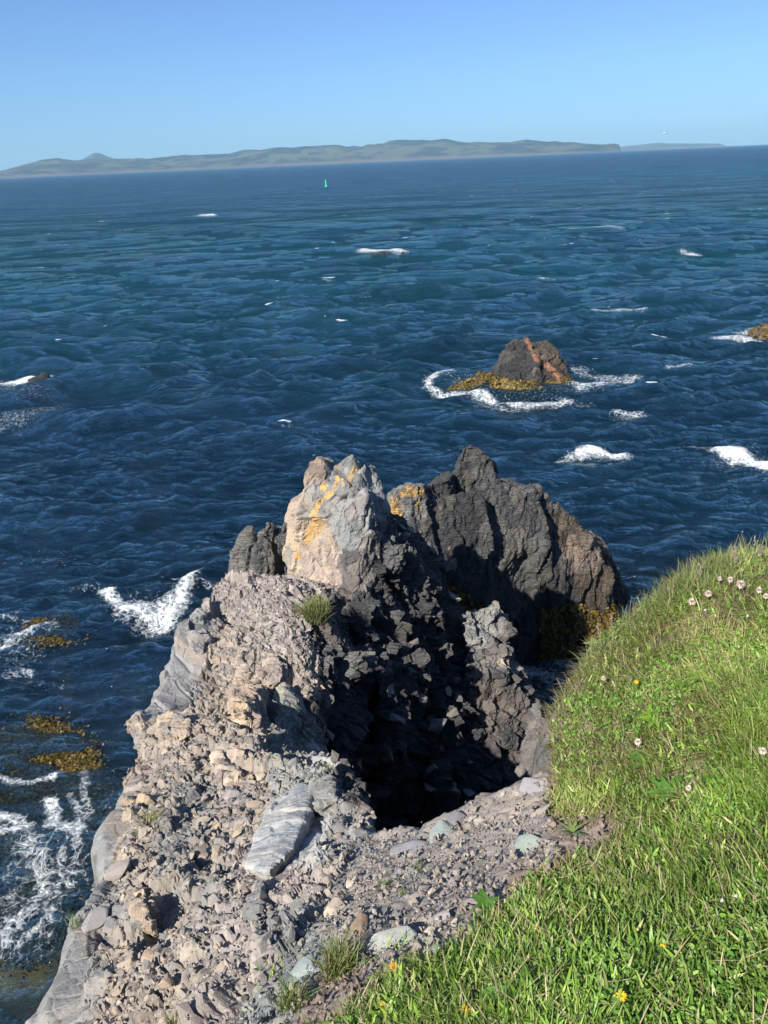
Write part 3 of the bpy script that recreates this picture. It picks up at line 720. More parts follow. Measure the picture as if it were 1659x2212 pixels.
# ------------------------------------------------------------------ seaweed on rocks
def kelp_on(name, V, N, mask, n, smin, smax, seed, label):
    i = np.where(mask)[0]; r = np.random.RandomState(seed)
    if not len(i): print('EMPTY', name); return
    i = r.choice(i, n)
    P = V[i] + N[i] * .01; s = r.uniform(smin, smax, n)
    if name == 'kelp_bed': P[:, :2] += r.normal(size=(n, 2)) * .16
    # ribbons: short crumpled fronds, 3 segments hanging down
    t = r.normal(size=(n, 3)); t -= (t * N[i]).sum(1)[:, None] * N[i] * .8; t[:, 2] -= (.9 if name == 'seaweed' else 0); t /= np.linalg.norm(t, axis=1)[:, None]
    sd = np.cross(t, N[i] + r.normal(size=(n, 3)) * .5); sd /= np.linalg.norm(sd, axis=1)[:, None] + 1e-9
    nn = N[i]
    rows = []
    for k, (w, l) in enumerate(((.12, 0), (.3, .4), (.42, .75), (.1, 1.0))):
        bulge = nn * (math.sin(l * 3) * .35 * s)[:, None] if False else nn * (s * .35 * math.sin(l * 2.6))[:, None]
        c = P + t * (s * l)[:, None] + bulge + r.normal(size=(n, 3)) * (s * .08)[:, None]
        rows += [c - sd * (w * s)[:, None], c + sd * (w * s)[:, None]]
    VV = np.stack(rows, 1).reshape(-1, 3)
    b_ = (np.arange(n) * 8)[:, None]
    F = np.concatenate([b_ + np.array([[0, 1, 3, 2]]), b_ + np.array([[2, 3, 5, 4]]), b_ + np.array([[4, 5, 7, 6]])])
    pal = np.array([(.26, .17, .03), (.20, .13, .025), (.32, .22, .05), (.13, .09, .02), (.24, .19, .05)])
    c = pal[r.randint(0, 5, n)] * r.uniform(.35, 1.0, (n, 1)) * (.60 if name == 'kelp_bed' else .8)
    o = mesh_np(name, VV, F, M_KELP, np.repeat(c, 8, 0), True); tag(o, label, kind='stuff'); return o
u, v = PR(BRV); jit = fbm(BRV * 3, 3, 3) * 22
low = (BRV[:, 1] < 12.6) & (BRV[:, 2] > -.2)
mk = low & (((u > 1165) & (v > 1312 + jit)) | ((u > 940) & (u < 1060) & (v > 1235 + (u - 940) * .75 + jit) & (u + jit < 1045)))
kelp_on('seaweed', BRV, BRN, mk, 9000, .035, .075, 1, 'golden brown seaweed hanging round the foot of the big dark rock')
u, v = PR(SRV)
mk = (SRV[:, 2] > -.1) & (SRV[:, 2] < .42 - (u - 1066) * .0022 + .25 * fbm(SRV * 2, 2, 4)) & (SRV[:, 1] < 29.6)
kelp_on('seaweed', SRV, SRN, mk, 3500, .05, .11, 2, 'olive seaweed round the foot of the lone sea rock')
for k in (0, 1):
    lv, ln = LOWS[k]; print('low', k, lv.min(0), lv.max(0)); kelp_on('seaweed', lv, ln, lv[:, 2] > -.05, 2200, .05, .11, 5 + k, ['olive seaweed over the low rock beside the lone sea rock', 'golden seaweed over the low rock at the right edge'][k])

# ------------------------------------------------------------------ sea bed and sea
KELP_BEDS = [(40,1640,150,110,0),(130,1760,130,100,0),(40,1820,120,80,0),(120,1330,50,30,0),(30,1960,110,80,0),(330,1160,160,30,0),(1280,995,120,30,0),(1250,900,160,30,0),(150,770,160,30,0),(1560,1190,150,60,0),(880,540,80,14,0),(1000,870,150,25,0),(50,1160,90,40,0),(1290,1440,60,60,0)]
xb = np.linspace(-32, 32, 260); yb = np.concatenate([np.linspace(-8, 20, 220), np.linspace(20.3, 90, 110)])
XB, YB = np.meshgrid(xb, yb); XB = XB.ravel(); YB = YB.ravel(); PB = np.stack([XB, YB, XB * 0], 1)
ub, vb = PR(PB); kb = soft(ub, vb, KELP_BEDS[:5]) * (YB > 2)
dshore = np.minimum(seg_dist(XB, YB, EDGE, True), np.hypot(XB - 2.0, YB - 12) - 1.5)
dpt = -.55 - .22 * np.clip(dshore, 0, 8) - .02 * np.clip(YB, 0, 80) + .35 * fbm(PB * .55, 4, 9) + .3 * fbm(PB * 1.6, 3, 19)
ZBd = dpt * (1 - .72 * kb) - .08
ZBd = np.minimum(ZBd, -.1)
ob_, eb_, rb_ = cells(PB * 1.4, 5)
ZBd += ob_ * .2 * (1 - kb)
ZBd = np.minimum(ZBd, -.12)
mud = np.array([(.05, .055, .035), (.10, .085, .055), (.03, .04, .025), (.08, .085, .07), (.05, .035, .012)])
cb = .35 * mud[(rb_ * 5).astype(int) % 5] * (1 + .5 * fbm(PB * 3, 3, 4))[:, None]
kn = sst(-.25, .25, kb - .5 + .4 * fbm(PB * 1.5, 4, 8))[:, None]
cb = cb * (1 - kn) + (np.array([.42, .24, .04]) * (1 + .8 * fbm(PB * 7, 3, 6))[:, None]) * kn
a = np.arange(len(xb) * len(yb)).reshape(len(yb), len(xb))
qb = np.stack([a[:-1, :-1], a[:-1, 1:], a[1:, 1:], a[1:, :-1]], -1).reshape(-1, 4)
sb = mesh_np('seabed', np.stack([XB, YB, ZBd], 1), qb, M_SOIL, cb, True, {'lichen': XB * 0, 'wet': XB * 0}); tag(sb, kind='structure')

kk = kn[:, 0] > .6; kk &= (ub > -200) & (ub < 1800)
KV = np.stack([XB, YB, -.27 + .06 * fbm(PB * 1.2, 3, 77)], 1)[kk & (YB < 16)]
kelp_on('kelp_bed', KV, np.tile([0., 0, 1.], (len(KV), 1)), np.ones(len(KV), bool), 42000, .025, .055, 9, 'golden brown kelp beds lying just under the shallow water')
# polar sea grid
rads = [2.2]
while rads[-1] < 14000:
    r0 = rads[-1]; rads.append(r0 + max(.022, r0 * r0 / 8.0 / 770 * 1.05) if r0 < 2500 else r0 * 1.35)
rads = np.array(rads)
ang = np.radians(np.concatenate([np.linspace(-80, -36, 60)[:-1], np.linspace(-36, 36, 1000), np.linspace(36, 80, 60)[1:]]))
AA, RR = np.meshgrid(ang, rads); XW = (RR * np.sin(AA)).ravel(); YW = (RR * np.cos(AA)).ravel(); RW_ = RR.ravel()
PW = np.stack([XW, YW, XW * 0], 1)
dr = np.gradient(rads); DR = np.repeat(dr, len(ang))
near = RW_ < 700
ZW = np.zeros(len(XW)); xn, yn, rn, dn = XW[near], YW[near], RW_[near], DR[near]
wx = fbm(PW[near] * .22, 3, 90) * 1.3; wy = fbm(PW[near] * .22 + 7, 3, 94) * 1.3
r = np.random.RandomState(4); z = np.zeros(len(xn)); wi = 0
calm = 1 - .35 * sst(9, 2, seg_dist(xn, yn, EDGE, True))
for lam in np.concatenate([np.geomspace(42, 11, 7), np.geomspace(9, .30, 46)]):
    th = math.radians(-90 + r.normal() * 34 + 10); kx, ky = math.cos(th) * 2 * math.pi / lam, math.sin(th) * 2 * math.pi / lam
    amp = .0165 * lam ** .80 * (.45 if lam > 10 else 1.3 if lam < 5 else 1.1)
    w = sst(2.2, 4.5, lam / np.maximum(dn, .001)) if lam > .1 else 1
    wq = min(1.0, .22 * lam); ph = kx * (xn + wx * wq) + ky * (yn + wy * wq) + r.rand() * 6.28
    if wi % 6 == 0: grp = .6 + .8 * vnoise(PW[near] * (.35 / lam) + 30 * lam, int(lam * 100))
    wi += 1
    z += amp * w * grp * (1.0 - 2.0 * np.abs(np.sin(ph * .5)) ** 1.25 * .9) * 1.1
ZW[near] = z * calm
# foam features (measured on the sea surface)
foam = np.zeros(len(XW))
m50 = RW_ < 160
FL = [([(224,1258),(232,1280),(258,1298),(300,1308),(335,1310),(368,1300),(392,1280),(408,1258),(414,1236)], .16, 1.12, .12),
      ([(262,1296),(300,1306),(345,1306),(380,1288)], .26, 1.05, 0),([(150,1262),(190,1250),(225,1252)], .12, .6, .06),([(425,1245),(475,1255)], .08, .7, .03),
      ([(1570,948),(1595,962),(1630,975),(1700,985)], .30, 1.3, .2),([(1500,940),(1540,940),(1575,950)], .2, .6, .1),
      ([(1265,972),(1290,966),(1320,966),(1345,975)], .25, 1.2, .15),([(1215,985),(1235,975)], .22, .9, .05),
      ([(925,820),(930,840),(960,848),(1010,852),(1060,862),(1105,872),(1160,868),(1230,858)], .28, 1.0, .04),
      ([(940,818),(975,818)], .3, 1.0, .05),
      ([(1250,838),(1300,832),(1345,818),(1370,806)], .38, .85, .03),([(1240,800),(1290,805),(1330,812)], .3, .7, .03),
      ([(1060,885),(1150,880),(1240,868)], .5, .62, 0),([(1335,885),(1355,890)], .35, .8, .05),([(1450,795),(1475,795)], .2, .9, .05),
      ([(338,468),(400,467),(440,464),(475,460)], 1.3, .85, .25),([(400,467),(455,465)], 1.0, 1.3, .4),([(785,541),(830,542),(865,546)], .75, 1.1, .3),
      ([(-40,830),(0,826),(40,822),(75,810)], .55, 1.3, .25),([(-40,905),(50,895),(100,880)], .9, .5, 0),
      ([(1565,728),(1600,728),(1660,733)], .45, 1.0, .05),([(1600,718),(1640,712)], .3, .9, .05),
      ([(1232,495),(1280,494),(1335,494)], .7, .95, .15),([(1290,668),(1340,665),(1390,668)], .35, .9, .1),([(740,664),(800,657),(850,657)], .2, .75, .1),([(1480,540),(1500,541)], .5, 1.2, .1),
      ([(-20,1660),(60,1672),(110,1658),(150,1620),(165,1618)], .07, .95, 0),([(165,1618),(185,1655),(180,1720),(195,1760)], .07, .8, 0),
      ([(100,1720),(110,1760),(100,1790),(140,1800),(165,1800)], .10, 1.05, 0),([(165,1800),(170,1750),(150,1710)], .06, .8, 0),([(-20,1760),(50,1790),(20,1800),(-20,1802)], .10, 1.0, 0),
      ([(190,1740),(175,1800),(155,1860),(150,1900)], .10, .75, 0),([(50,1830),(90,1880),(80,1930),(50,1980),(10,2030),(-20,2080)], .17, .8, .02),
      ([(130,1850),(120,1930),(90,2000),(40,2050)], .12, .7, 0),([(-20,1370),(40,1345),(90,1330)], .20, .8, .02),([(10,1430),(50,1420)], .12, .8, 0),([(0,1310),(60,1320)], .12, .6, 0),
      ([(1130,1425),(1180,1440),(1215,1455)], .16, .8, 0),([(1200,1415),(1240,1430)], .14, .8, 0),([(1150,1480),(1210,1490)], .16, .65, 0)]
xm, ym = XW[m50], YW[m50]; pm = PW[m50]
jx = fbm(pm * 1.3, 4, 140) ; jy = fbm(pm * 1.3 + 9, 4, 150)
fm = np.zeros(len(xm)); zm = np.zeros(len(xm))
for pts, w, s_, hgt in FL:
    wp = [W(a, b, z=0)[:2] for a, b in pts]
    j = min(w * 1.6, .5)
    w = w * .72
    d = seg_dist(xm + jx * j, ym + jy * j, wp)
    fm = np.maximum(fm, s_ * .92 * (1 - sst(.0, 3.4, d / w)))
    if hgt: zm += .55 * hgt * np.exp(-(d / (w * 1.5)) ** 2) * (.75 + .5 * jx)
# foam clinging to the rocks
FA = [(60,1950,110,160,20,.50),(150,1850,90,120,20,.42),(1190,1450,90,70,0,.42),(1130,850,150,40,0,.35),(30,1370,90,60,0,.42),(320,1290,140,50,0,.36),(1300,830,130,30,0,.33),(230,1700,60,120,20,.33),(1000,840,90,30,0,.4),(30,840,100,30,0,.35),(100,790+400,120,40,0,.28),(1600,970,100,40,0,.4),(60,1440,120,40,0,.3),(400,1400,100,60,0,.22)]
um, vm = PR(pm)
for a_, b_, ra, rb, an, s_ in FA: fm = np.maximum(fm, s_ * (1 - sst(.3, 1.3, np.hypot((um - a_) / ra, (vm - b_) / rb) + .3 * jx)))
foam[m50] = fm; ZW[m50] += zm
shal = np.zeros(len(XW))
uw, vw = PR(PW)
shal[m50] = sst(9, 1.5, np.minimum(seg_dist(xm, ym, EDGE, True), np.hypot(xm - 2, ym - 12) - 1.0)) * .85
shal[m50] = np.maximum(shal[m50], .9 * soft(um, vm, KELP_BEDS[:5])) * sst(22, 14, rads.repeat(len(ang))[m50] * 1.0)
a = np.arange(len(XW)).reshape(len(rads), len(ang))
qw = np.stack([a[:-1, :-1], a[:-1, 1:], a[1:, 1:], a[1:, :-1]], -1).reshape(-1, 4)[:, ::-1]
def water_mat():
    m, nt = mat_new('sea_water'); b = NB(nt)
    geo = b.n('ShaderNodeNewGeometry'); P = geo.outputs['Position']
    mp = lambda s, rz=0: b.n('ShaderNodeMapping', i_Vector=P, i_Scale=s, i_Rotation=(0, 0, rz)).outputs[0]
    n1 = b.noise(mp((1.6, 3.2, 0), .15), 1.0, 5, .6, .5)
    n2 = b.noise(mp((7, 13, 0), -.1), 1.0, 4, .6, .6)
    n3 = b.noise(mp((.22, .5, 0), .1), 1.0, 4, .6, .3)
    n4 = b.noise(mp((.03, .08, 0), .05), 1.0, 3, .55)
    rdg = lambda n: b.math('SUBTRACT', 1, b.math('ABSOLUTE', b.math('MULTIPLY_ADD', n, 2, -1)))
    h = b.math('ADD', b.math('MULTIPLY', rdg(n1), .21), b.math('MULTIPLY', rdg(n2), .045))
    h = b.math('ADD', h, b.math('ADD', b.math('MULTIPLY', rdg(n3), .42), b.math('MULTIPLY', n4, 1.2)))
    bp = b.n('ShaderNodeBump', i_Height=h, i_Distance=1.0, i_Strength=1.0).outputs[0]
    sh = b.n('ShaderNodeAttribute', attribute_name='shallow').outputs['Fac']
    fo = b.n('ShaderNodeAttribute', attribute_name='foam').outputs['Fac']
    patch = b.noise(mp((.035, .07, 0), .2), 1.0, 4, .55, .4)
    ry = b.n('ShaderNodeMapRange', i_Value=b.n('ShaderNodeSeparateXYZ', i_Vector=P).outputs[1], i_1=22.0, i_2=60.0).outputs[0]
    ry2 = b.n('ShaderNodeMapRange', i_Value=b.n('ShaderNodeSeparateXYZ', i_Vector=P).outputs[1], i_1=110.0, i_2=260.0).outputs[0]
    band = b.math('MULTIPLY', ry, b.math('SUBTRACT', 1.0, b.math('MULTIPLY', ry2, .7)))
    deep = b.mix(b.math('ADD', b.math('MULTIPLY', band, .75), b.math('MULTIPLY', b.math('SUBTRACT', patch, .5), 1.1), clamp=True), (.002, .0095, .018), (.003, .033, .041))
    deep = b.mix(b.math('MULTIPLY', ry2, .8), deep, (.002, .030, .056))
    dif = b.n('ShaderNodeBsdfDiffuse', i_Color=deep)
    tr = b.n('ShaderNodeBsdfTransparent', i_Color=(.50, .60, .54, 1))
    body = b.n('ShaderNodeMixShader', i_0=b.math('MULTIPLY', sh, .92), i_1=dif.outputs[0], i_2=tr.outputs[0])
    rgh = b.n('ShaderNodeMapRange', i_Value=b.n('ShaderNodeSeparateXYZ', i_Vector=P).outputs[1], i_1=70.0, i_2=380.0, i_3=.025, i_4=.24).outputs[0]
    gl = b.n('ShaderNodeBsdfGlossy', i_Color=(.80, .98, 1, 1), i_Roughness=rgh, i_Normal=bp)
    fr = b.n('ShaderNodeFresnel', i_IOR=1.34, i_Normal=bp).outputs[0]
    g1 = b.noise(mp((.35, 1.0, 0), .06), 1.0, 4, .65, .4); g2 = b.noise(mp((.045, .16, 0), .06), 1.0, 5, .65, .3)
    g3 = b.noise(mp((1.3, 3.6, 0), .06), 1.0, 4, .7, .5)
    gm = b.ramp(b.math('ADD', b.math('MULTIPLY', g1, .36), b.math('ADD', b.math('MULTIPLY', g2, .32), b.math('MULTIPLY', g3, .32))), [(.40, .35), (.5, .8), (.60, 1.35)])
    fr = b.math('MULTIPLY', b.math('MINIMUM', b.math('MULTIPLY', fr, 1.0), .38), gm)
    wat = b.n('ShaderNodeMixShader', i_0=fr, i_1=body.outputs[0], i_2=gl.outputs[0])
    # foam: solid cores, lace between
    wv = b.n('ShaderNodeVectorMath', operation='ADD', i_0=P, i_1=b.n('ShaderNodeVectorMath', operation='SCALE', i_0=b.n('ShaderNodeTexNoise', i_Vector=P, i_Scale=2.2, i_Detail=3.0).outputs[1], i_3=.55).outputs[0]).outputs[0]
    vo = b.n('ShaderNodeTexVoronoi', feature='DISTANCE_TO_EDGE', i_Vector=wv, i_Scale=4.2).outputs['Distance']
    vo2 = b.n('ShaderNodeTexVoronoi', feature='DISTANCE_TO_EDGE', i_Vector=wv, i_Scale=13.0).outputs['Distance']
    lace = b.math('MAXIMUM', b.ramp(vo, [(0, 1), (.16, 0)]), b.math('MULTIPLY', b.ramp(vo2, [(0, 1), (.25, 0)]), .75))
    fn = b.noise(P, 11, 5, .7)
    fa = b.math('ADD', b.math('ADD', b.math('MULTIPLY', fo, .78), b.math('MULTIPLY', lace, .36)), b.math('MULTIPLY', b.math('SUBTRACT', fn, .5), 1.25))
    ff = b.ramp(fa, [(.58, 0), (1.02, .92)])
    ff = b.math('MULTIPLY', ff, b.ramp(fo, [(.05, 0), (.25, 1)]))
    # whitecaps on open water
    wn = b.noise(mp((.16, .55, 0), .08), 1.0, 2, .5); wn2 = b.noise(mp((.9, 3, 0), .05), 1.0, 3, .6)
    wc = b.ramp(b.math('MULTIPLY', wn, b.math('ADD', wn2, .5)), [(.79, 0), (.82, .8)])
    ff = b.math('MAXIMUM', ff, wc)
    fb = b.n('ShaderNodeBump', i_Height=b.math('ADD', fn, ff), i_Distance=.05).outputs[0]
    fd = b.n('ShaderNodeBsdfDiffuse', i_Color=(.80, .84, .86, 1), i_Normal=fb)
    b.out(b.n('ShaderNodeMixShader', i_0=ff, i_1=wat.outputs[0], i_2=fd.outputs[0]).outputs[0]); return m
sea = mesh_np('sea', np.stack([XW, YW, ZW], 1), qw, water_mat(), None, True, {'foam': foam, 'shallow': shal}); tag(sea, kind='structure')
print('sea', round(time.time() - T0, 1), len(XW))

# ------------------------------------------------------------------ far islands
PROF = [(-200,8),(-60,9),(0,14),(60,22),(100,29),(135,31),(165,26),(200,27),(230,27),(270,24),(300,25),(340,24),(370,25),(400,27),(430,27),(470,26),(500,27),(530,31),(570,32),(610,33),(640,33),(680,34),(700,35),(740,35),(780,34),(800,35),(830,36),(862,39),(890,37),(930,34),(960,34),(1000,29),(1030,28),(1060,26),(1100,25),(1120,27),(1135,28),(1150,26),(1180,24),(1200,24),(1215,21),(1240,19),(1270,16),(1300,14),(1325,14),(1336,12),(1341,0)]
def island(name, prof, D, depth, seed, label, colset):
    us = np.array([p[0] for p in prof], float); hs = np.array([p[1] for p in prof], float)
    uu = np.linspace(us[0], us[-1], 700); hh = np.interp(uu, us, hs)
    base = np.array([W(u, 383 - .0434 * u + 6, z=0)[:2] for u in uu]); base = base / np.linalg.norm(base, axis=1)[:, None] * D
    H = hh * D / FPX * 1.12 * (1 + .07 * fbm(np.stack([uu * .03, uu * 0, uu * 0], 1), 4, seed + 3))
    ts = np.linspace(0, 1, 60); V = []; 
    for t in ts:
        q = base * (1 + t * depth / D)
        V.append(np.concatenate([q, np.zeros((len(q), 1))], 1))
    V = np.array(V); p = V.reshape(-1, 3)
    n1 = fbm(p * .0016, 5, seed).reshape(V.shape[:2]); n2 = fbm(p * .006, 4, seed + 5).reshape(V.shape[:2])
    rise = 1 - (1 - np.clip(ts / .62, 0, 1)) ** 1.7; rise = np.where(ts > .62, 1 - ((ts - .62) / .38) ** 2, rise)
    rg = np.clip(rise[:, None] * (1 + .4 * n1 * (1 - np.abs(ts[:, None] - .62) * .5)) + .22 * n2 * rise[:, None] + .05 * (ts[:, None] > .0), 0, 1.12)
    Z = H[None, :] * rg; Z = Z * np.minimum(1, (H[None, :] / (Z.max(0)[None, :] + 1e-3)) ** 1.0)
    V[:, :, 2] = np.maximum(Z, -2); V[0, :, 2] = -3
    # low cliffs at the shore
    V[1, :, 2] = np.maximum(V[1, :, 2], np.minimum(H * .25, 14) * (1 + n2[1]))
    p = V.reshape(-1, 3)
    c1 = np.array(colset[0]); c2 = np.array(colset[1]); w = sst(-.2, .3, fbm(p * .004, 4, seed + 9) * .7 + .9 * fbm(p * .011, 4, seed + 19) + .02)[:, None]
    col = c1 * (1 - w) + c2 * w
    cl = np.zeros(V.shape[:2]); cl[:3] = 1; cl = cl.reshape(-1)[:, None]
    col = col * (1 - cl * .8) + np.array([.10, .08, .07]) * cl * .8
    a = np.arange(V.shape[0] * V.shape[1]).reshape(V.shape[:2])
    q = np.stack([a[:-1, :-1], a[:-1, 1:], a[1:, 1:], a[1:, :-1]], -1).reshape(-1, 4)
    o = mesh_np(name, p, q, M_ISL, col, True); tag(o, label, kind='structure'); return o
m, nt = mat_new('island_moor'); b = NB(nt)
b.out(b.n('ShaderNodeBsdfDiffuse', i_Color=b.n('ShaderNodeVertexColor', layer_name='Col').outputs[0]).outputs[0]); M_ISL = m
island('island_hills', PROF, 7000, 1800, 1, None, ((.022, .030, .034), (.080, .085, .06)))
island('far_hills', [(1300,6),(1345,8),(1370,9),(1400,10),(1430,11),(1460,9),(1490,7),(1520,7),(1550,5),(1560,3),(1570,0)], 11500, 1200, 3, None, ((.05, .06, .06), (.08, .09, .08)))
island('far_hills', [(170,20),(200,29),(211,34),(225,33),(240,27),(270,18)], 9800, 900, 4, None, ((.05, .055, .06), (.06, .065, .06)))

# ------------------------------------------------------------------ buoy and gull
def lathe(bm, prof, n=20, c=(0, 0, 0)):
    rings = [[bm.verts.new((c[0] + r_ * math.cos(2 * math.pi * k / n), c[1] + r_ * math.sin(2 * math.pi * k / n), c[2] + z_)) for k in range(n)] for r_, z_ in prof]
    for i in range(len(rings) - 1):
        for k in range(n): bm.faces.new([rings[i][k], rings[i][(k + 1) % n], rings[i + 1][(k + 1) % n], rings[i + 1][k]])
    bm.faces.new(rings[0][::-1]); bm.faces.new(rings[-1])
def bm_obj(name, bm, mat, parent=None, smooth=False):
    bmesh.ops.recalc_face_normals(bm, faces=bm.faces)
    me = bpy.data.meshes.new(name); bm.to_mesh(me); bm.free(); me.materials.append(mat)
    if smooth: me.polygons.foreach_set('use_smooth', [True] * len(me.polygons))
    o = bpy.data.objects.new(name, me); C.objects.link(o)
    if parent: o.parent = parent
    return o
green = plain_mat('buoy_green', (.03, .52, .24), .4); white = plain_mat('gull_white', (.8, .8, .8), .6, .1); greyw = plain_mat('gull_grey', (.28, .31, .35), .6, .1)
bp_ = W(705, 404, z=0); bo = empty('navigation_buoy', (bp_[0], bp_[1], 0)); sc_ = bp_[1] / 260
tag(bo, 'green navigation buoy floating far out in front of the island', 'buoy')
bo.scale = (sc_ * .52, sc_ * .52, sc_ * .74); bo.rotation_euler = (0, math.radians(-3), 0)
bm = bmesh.new(); lathe(bm, [(.3, -.5), (.75, -.2), (.85, .1), (.85, .55), (.7, .7), (.35, .75)]); bm_obj('float', bm, green, bo)
bm = bmesh.new(); lathe(bm, [(.42, .7), (.42, 2.4), (.30, 2.6), (.2, 2.62)]); bm_obj('tower', bm, green, bo)
bm = bmesh.new(); lathe(bm, [(.12, 2.6), (.12, 2.85), (.06, 2.95)]); bm_obj('lantern', bm, greyw, bo)
gp = W(1437, 288, y=95); gu_ = empty('gull', gp); tag(gu_, 'white gull flying above the horizon on the right', 'gull')
bm = bmesh.new()
lathe(bm, [(.005, -.30), (.035, -.24), (.06, -.1), (.068, .02), (.05, .12), (.035, .15), (.042, .19), (.03, .23), (.008, .29)], 12)
for v_ in bm.verts: v_.co = Vector((v_.co.z, v_.co.y, v_.co.x))
tl = [bm.verts.new(p) for p in [(-.26, .02, .0), (-.26, -.02, .0), (-.40, -.07, .0), (-.40, .07, .0), (-.33, 0, .015)]]
bm.faces.new([tl[0], tl[4], tl[3]]); bm.faces.new([tl[1], tl[2], tl[4]]); bm.faces.new([tl[0], tl[1], tl[4]]); bm.faces.new([tl[4], tl[2], tl[3]])
bm_obj('body', bm, white, gu_, True)
for sgn in (1, -1):
    bm = bmesh.new(); top = []; 
    pr_ = [(.03, .07, -.06, .02), (.22, .11, -.03, .11), (.42, .08, -.05, .13), (.60, -.02, -.09, .07), (.70, -.11, -.12, .02)]
    up_ = [(bm.verts.new((a_, sgn * y_, z_ + .012)), bm.verts.new((b_, sgn * y_, z_ + .006))) for y_, a_, b_, z_ in pr_]
    dn_ = [(bm.verts.new((a_, sgn * y_, z_)), bm.verts.new((b_, sgn * y_, z_))) for y_, a_, b_, z_ in pr_]
    for i in range(4):
        bm.faces.new([up_[i][0], up_[i + 1][0], up_[i + 1][1], up_[i][1]]); bm.faces.new([dn_[i][0], dn_[i][1], dn_[i + 1][1], dn_[i + 1][0]])
        bm.faces.new([up_[i][0], dn_[i][0], dn_[i + 1][0], up_[i + 1][0]]); bm.faces.new([up_[i][1], up_[i + 1][1], dn_[i + 1][1], dn_[i][1]])
    bm_obj('wing', bm, greyw, gu_, True)
gu_.rotation_euler = (.35, .1, .5)

# ------------------------------------------------------------------ grass
def blades(P, L, Wd, az, lean, curl, col, name, mat=M_GRASS, parent=None, tipcol=None):
    n = len(P); r = np.random.RandomState(n)
    h = np.stack([np.cos(az), np.sin(az), az * 0], 1); s = np.stack([-np.sin(az), np.cos(az), az * 0], 1)
    tw = r.uniform(-.9, .9, n); s = s * np.cos(tw)[:, None] + h * np.sin(tw)[:, None]
    rows = []; cc = []
    for k, (t, w) in enumerate(((0, .8), (.35, 1.0), (.72, .7), (1.0, 0))):
        a_ = lean + curl * t
        # integrate approx
        hx = np.sin(lean + curl * t * .5) * t; hz = np.cos(lean + curl * t * .5) * t
        c = P + h * (L * hx)[:, None] + np.array([0, 0, 1]) * (L * hz)[:, None]
        if w > 0: rows += [c - s * (Wd * w * .5)[:, None], c + s * (Wd * w * .5)[:, None]]; cc += [col * (.85 + .15 * t)] * 2
        else: rows += [c]; cc += [col * 1.05]
    V = np.stack(rows, 1).reshape(-1, 3); Cc = np.stack(cc, 1).reshape(-1, 3)
    b_ = (np.arange(n) * 7)[:, None]
    F4 = np.concatenate([b_ + np.array([[0, 1, 3, 2]]), b_ + np.array([[2, 3, 5, 4]])]); F3 = b_ + np.array([[4, 5, 6]])
    return mesh_np(name, V, [F4, F3], mat, Cc, True, parent=parent)

GP = np.array([(.24,.34,.06),(.18,.29,.05),(.32,.39,.09),(.12,.20,.04),(.38,.43,.13),(.38,.35,.16),(.50,.42,.23)])
def gcol(r, n, straw=.12):
    k = r.choice(7, n, p=np.array([.24, .22, .18, .14, .1, straw * .5, straw * .5]) / (.88 + straw)); return GP[k] * np.array([.90, 1.06, .85]) * r.uniform(.8, 1.3, (n, 1))
ggu, ggv = img_on_ground(TV)
bare = soft(ggu + fbm(TV * 6, 2, 2) * 30, ggv + fbm(TV * 6, 2, 3) * 30, [(1290,1800,70,32,-8),(1480,1690,45,16,20),(1380,1790,30,14,0),(700,2190,70,25,0)])
gden = sst(-12, 30, gdist + 22 * fbm(TV * 9, 3, 33)) * (1 - .93 * bare)
gden = gden * (TV[:, 1] > .45) * (TV[:, 1] < 5) * (TV[:, 0] > -1.6) * (TV[:, 0] < 4.2) * (TSD < .07)
gden *= .5 + 1.0 * sst(-.28, .25, fbm(TV * 6, 3, 35))
wgt = gden * cellw / np.maximum(dist, 1.4) ** 1.6
NG = 150000
i = pick(wgt > 0, NG, 50, wgt); r = np.random.RandomState(51)
P = TV[i] + np.stack([r.uniform(-.012, .012, NG), r.uniform(-.012, .012, NG), r.uniform(-.006, 0, NG)], 1)
edge_f = sst(60, 0, gdist[i]); tall = sst(-.1, .5, fbm(P * 1.7, 3, 66) + .25 * sst(1600, 1250, V_[i]))
L = r.uniform(.016, .048, NG) * (1 + 1.3 * tall) * r.uniform(.7, 1.3, NG); Wd = r.uniform(.0024, .0058, NG) * (1 - .35 * tall)
az0 = 2.2 + 2.5 * fbm(P * 2.0, 2, 67); az = az0 + r.normal(size=NG) * 1.3
lean = np.abs(r.normal(size=NG)) * .5 + .15; curl = r.uniform(.2, 1.5, NG)
col = gcol(r, NG, .12); 
ptch = sst(.0, .45, fbm(P * 3.0, 3, 68))[:, None]; dry = sst(.0, .4, fbm(P * 2.4, 3, 69) + .35 * edge_f)[:, None] * (r.rand(NG, 1) < .7)
col = col * (1 - .6 * dry) + np.array([.36, .28, .15]) * .6 * dry; big_ = sst(-.35, .35, fbm(P * .9, 3, 64))[:, None]; col = col * (.62 + .55 * ptch) * np.where(r.rand(NG, 1) < .22, .55, 1.0) * (1 + big_ * np.array([.12, .02, .1]))
g = blades(P, L, Wd, az, lean, curl, col, 'grass'); tag(g, 'short green turf on the sloping bank', kind='stuff')
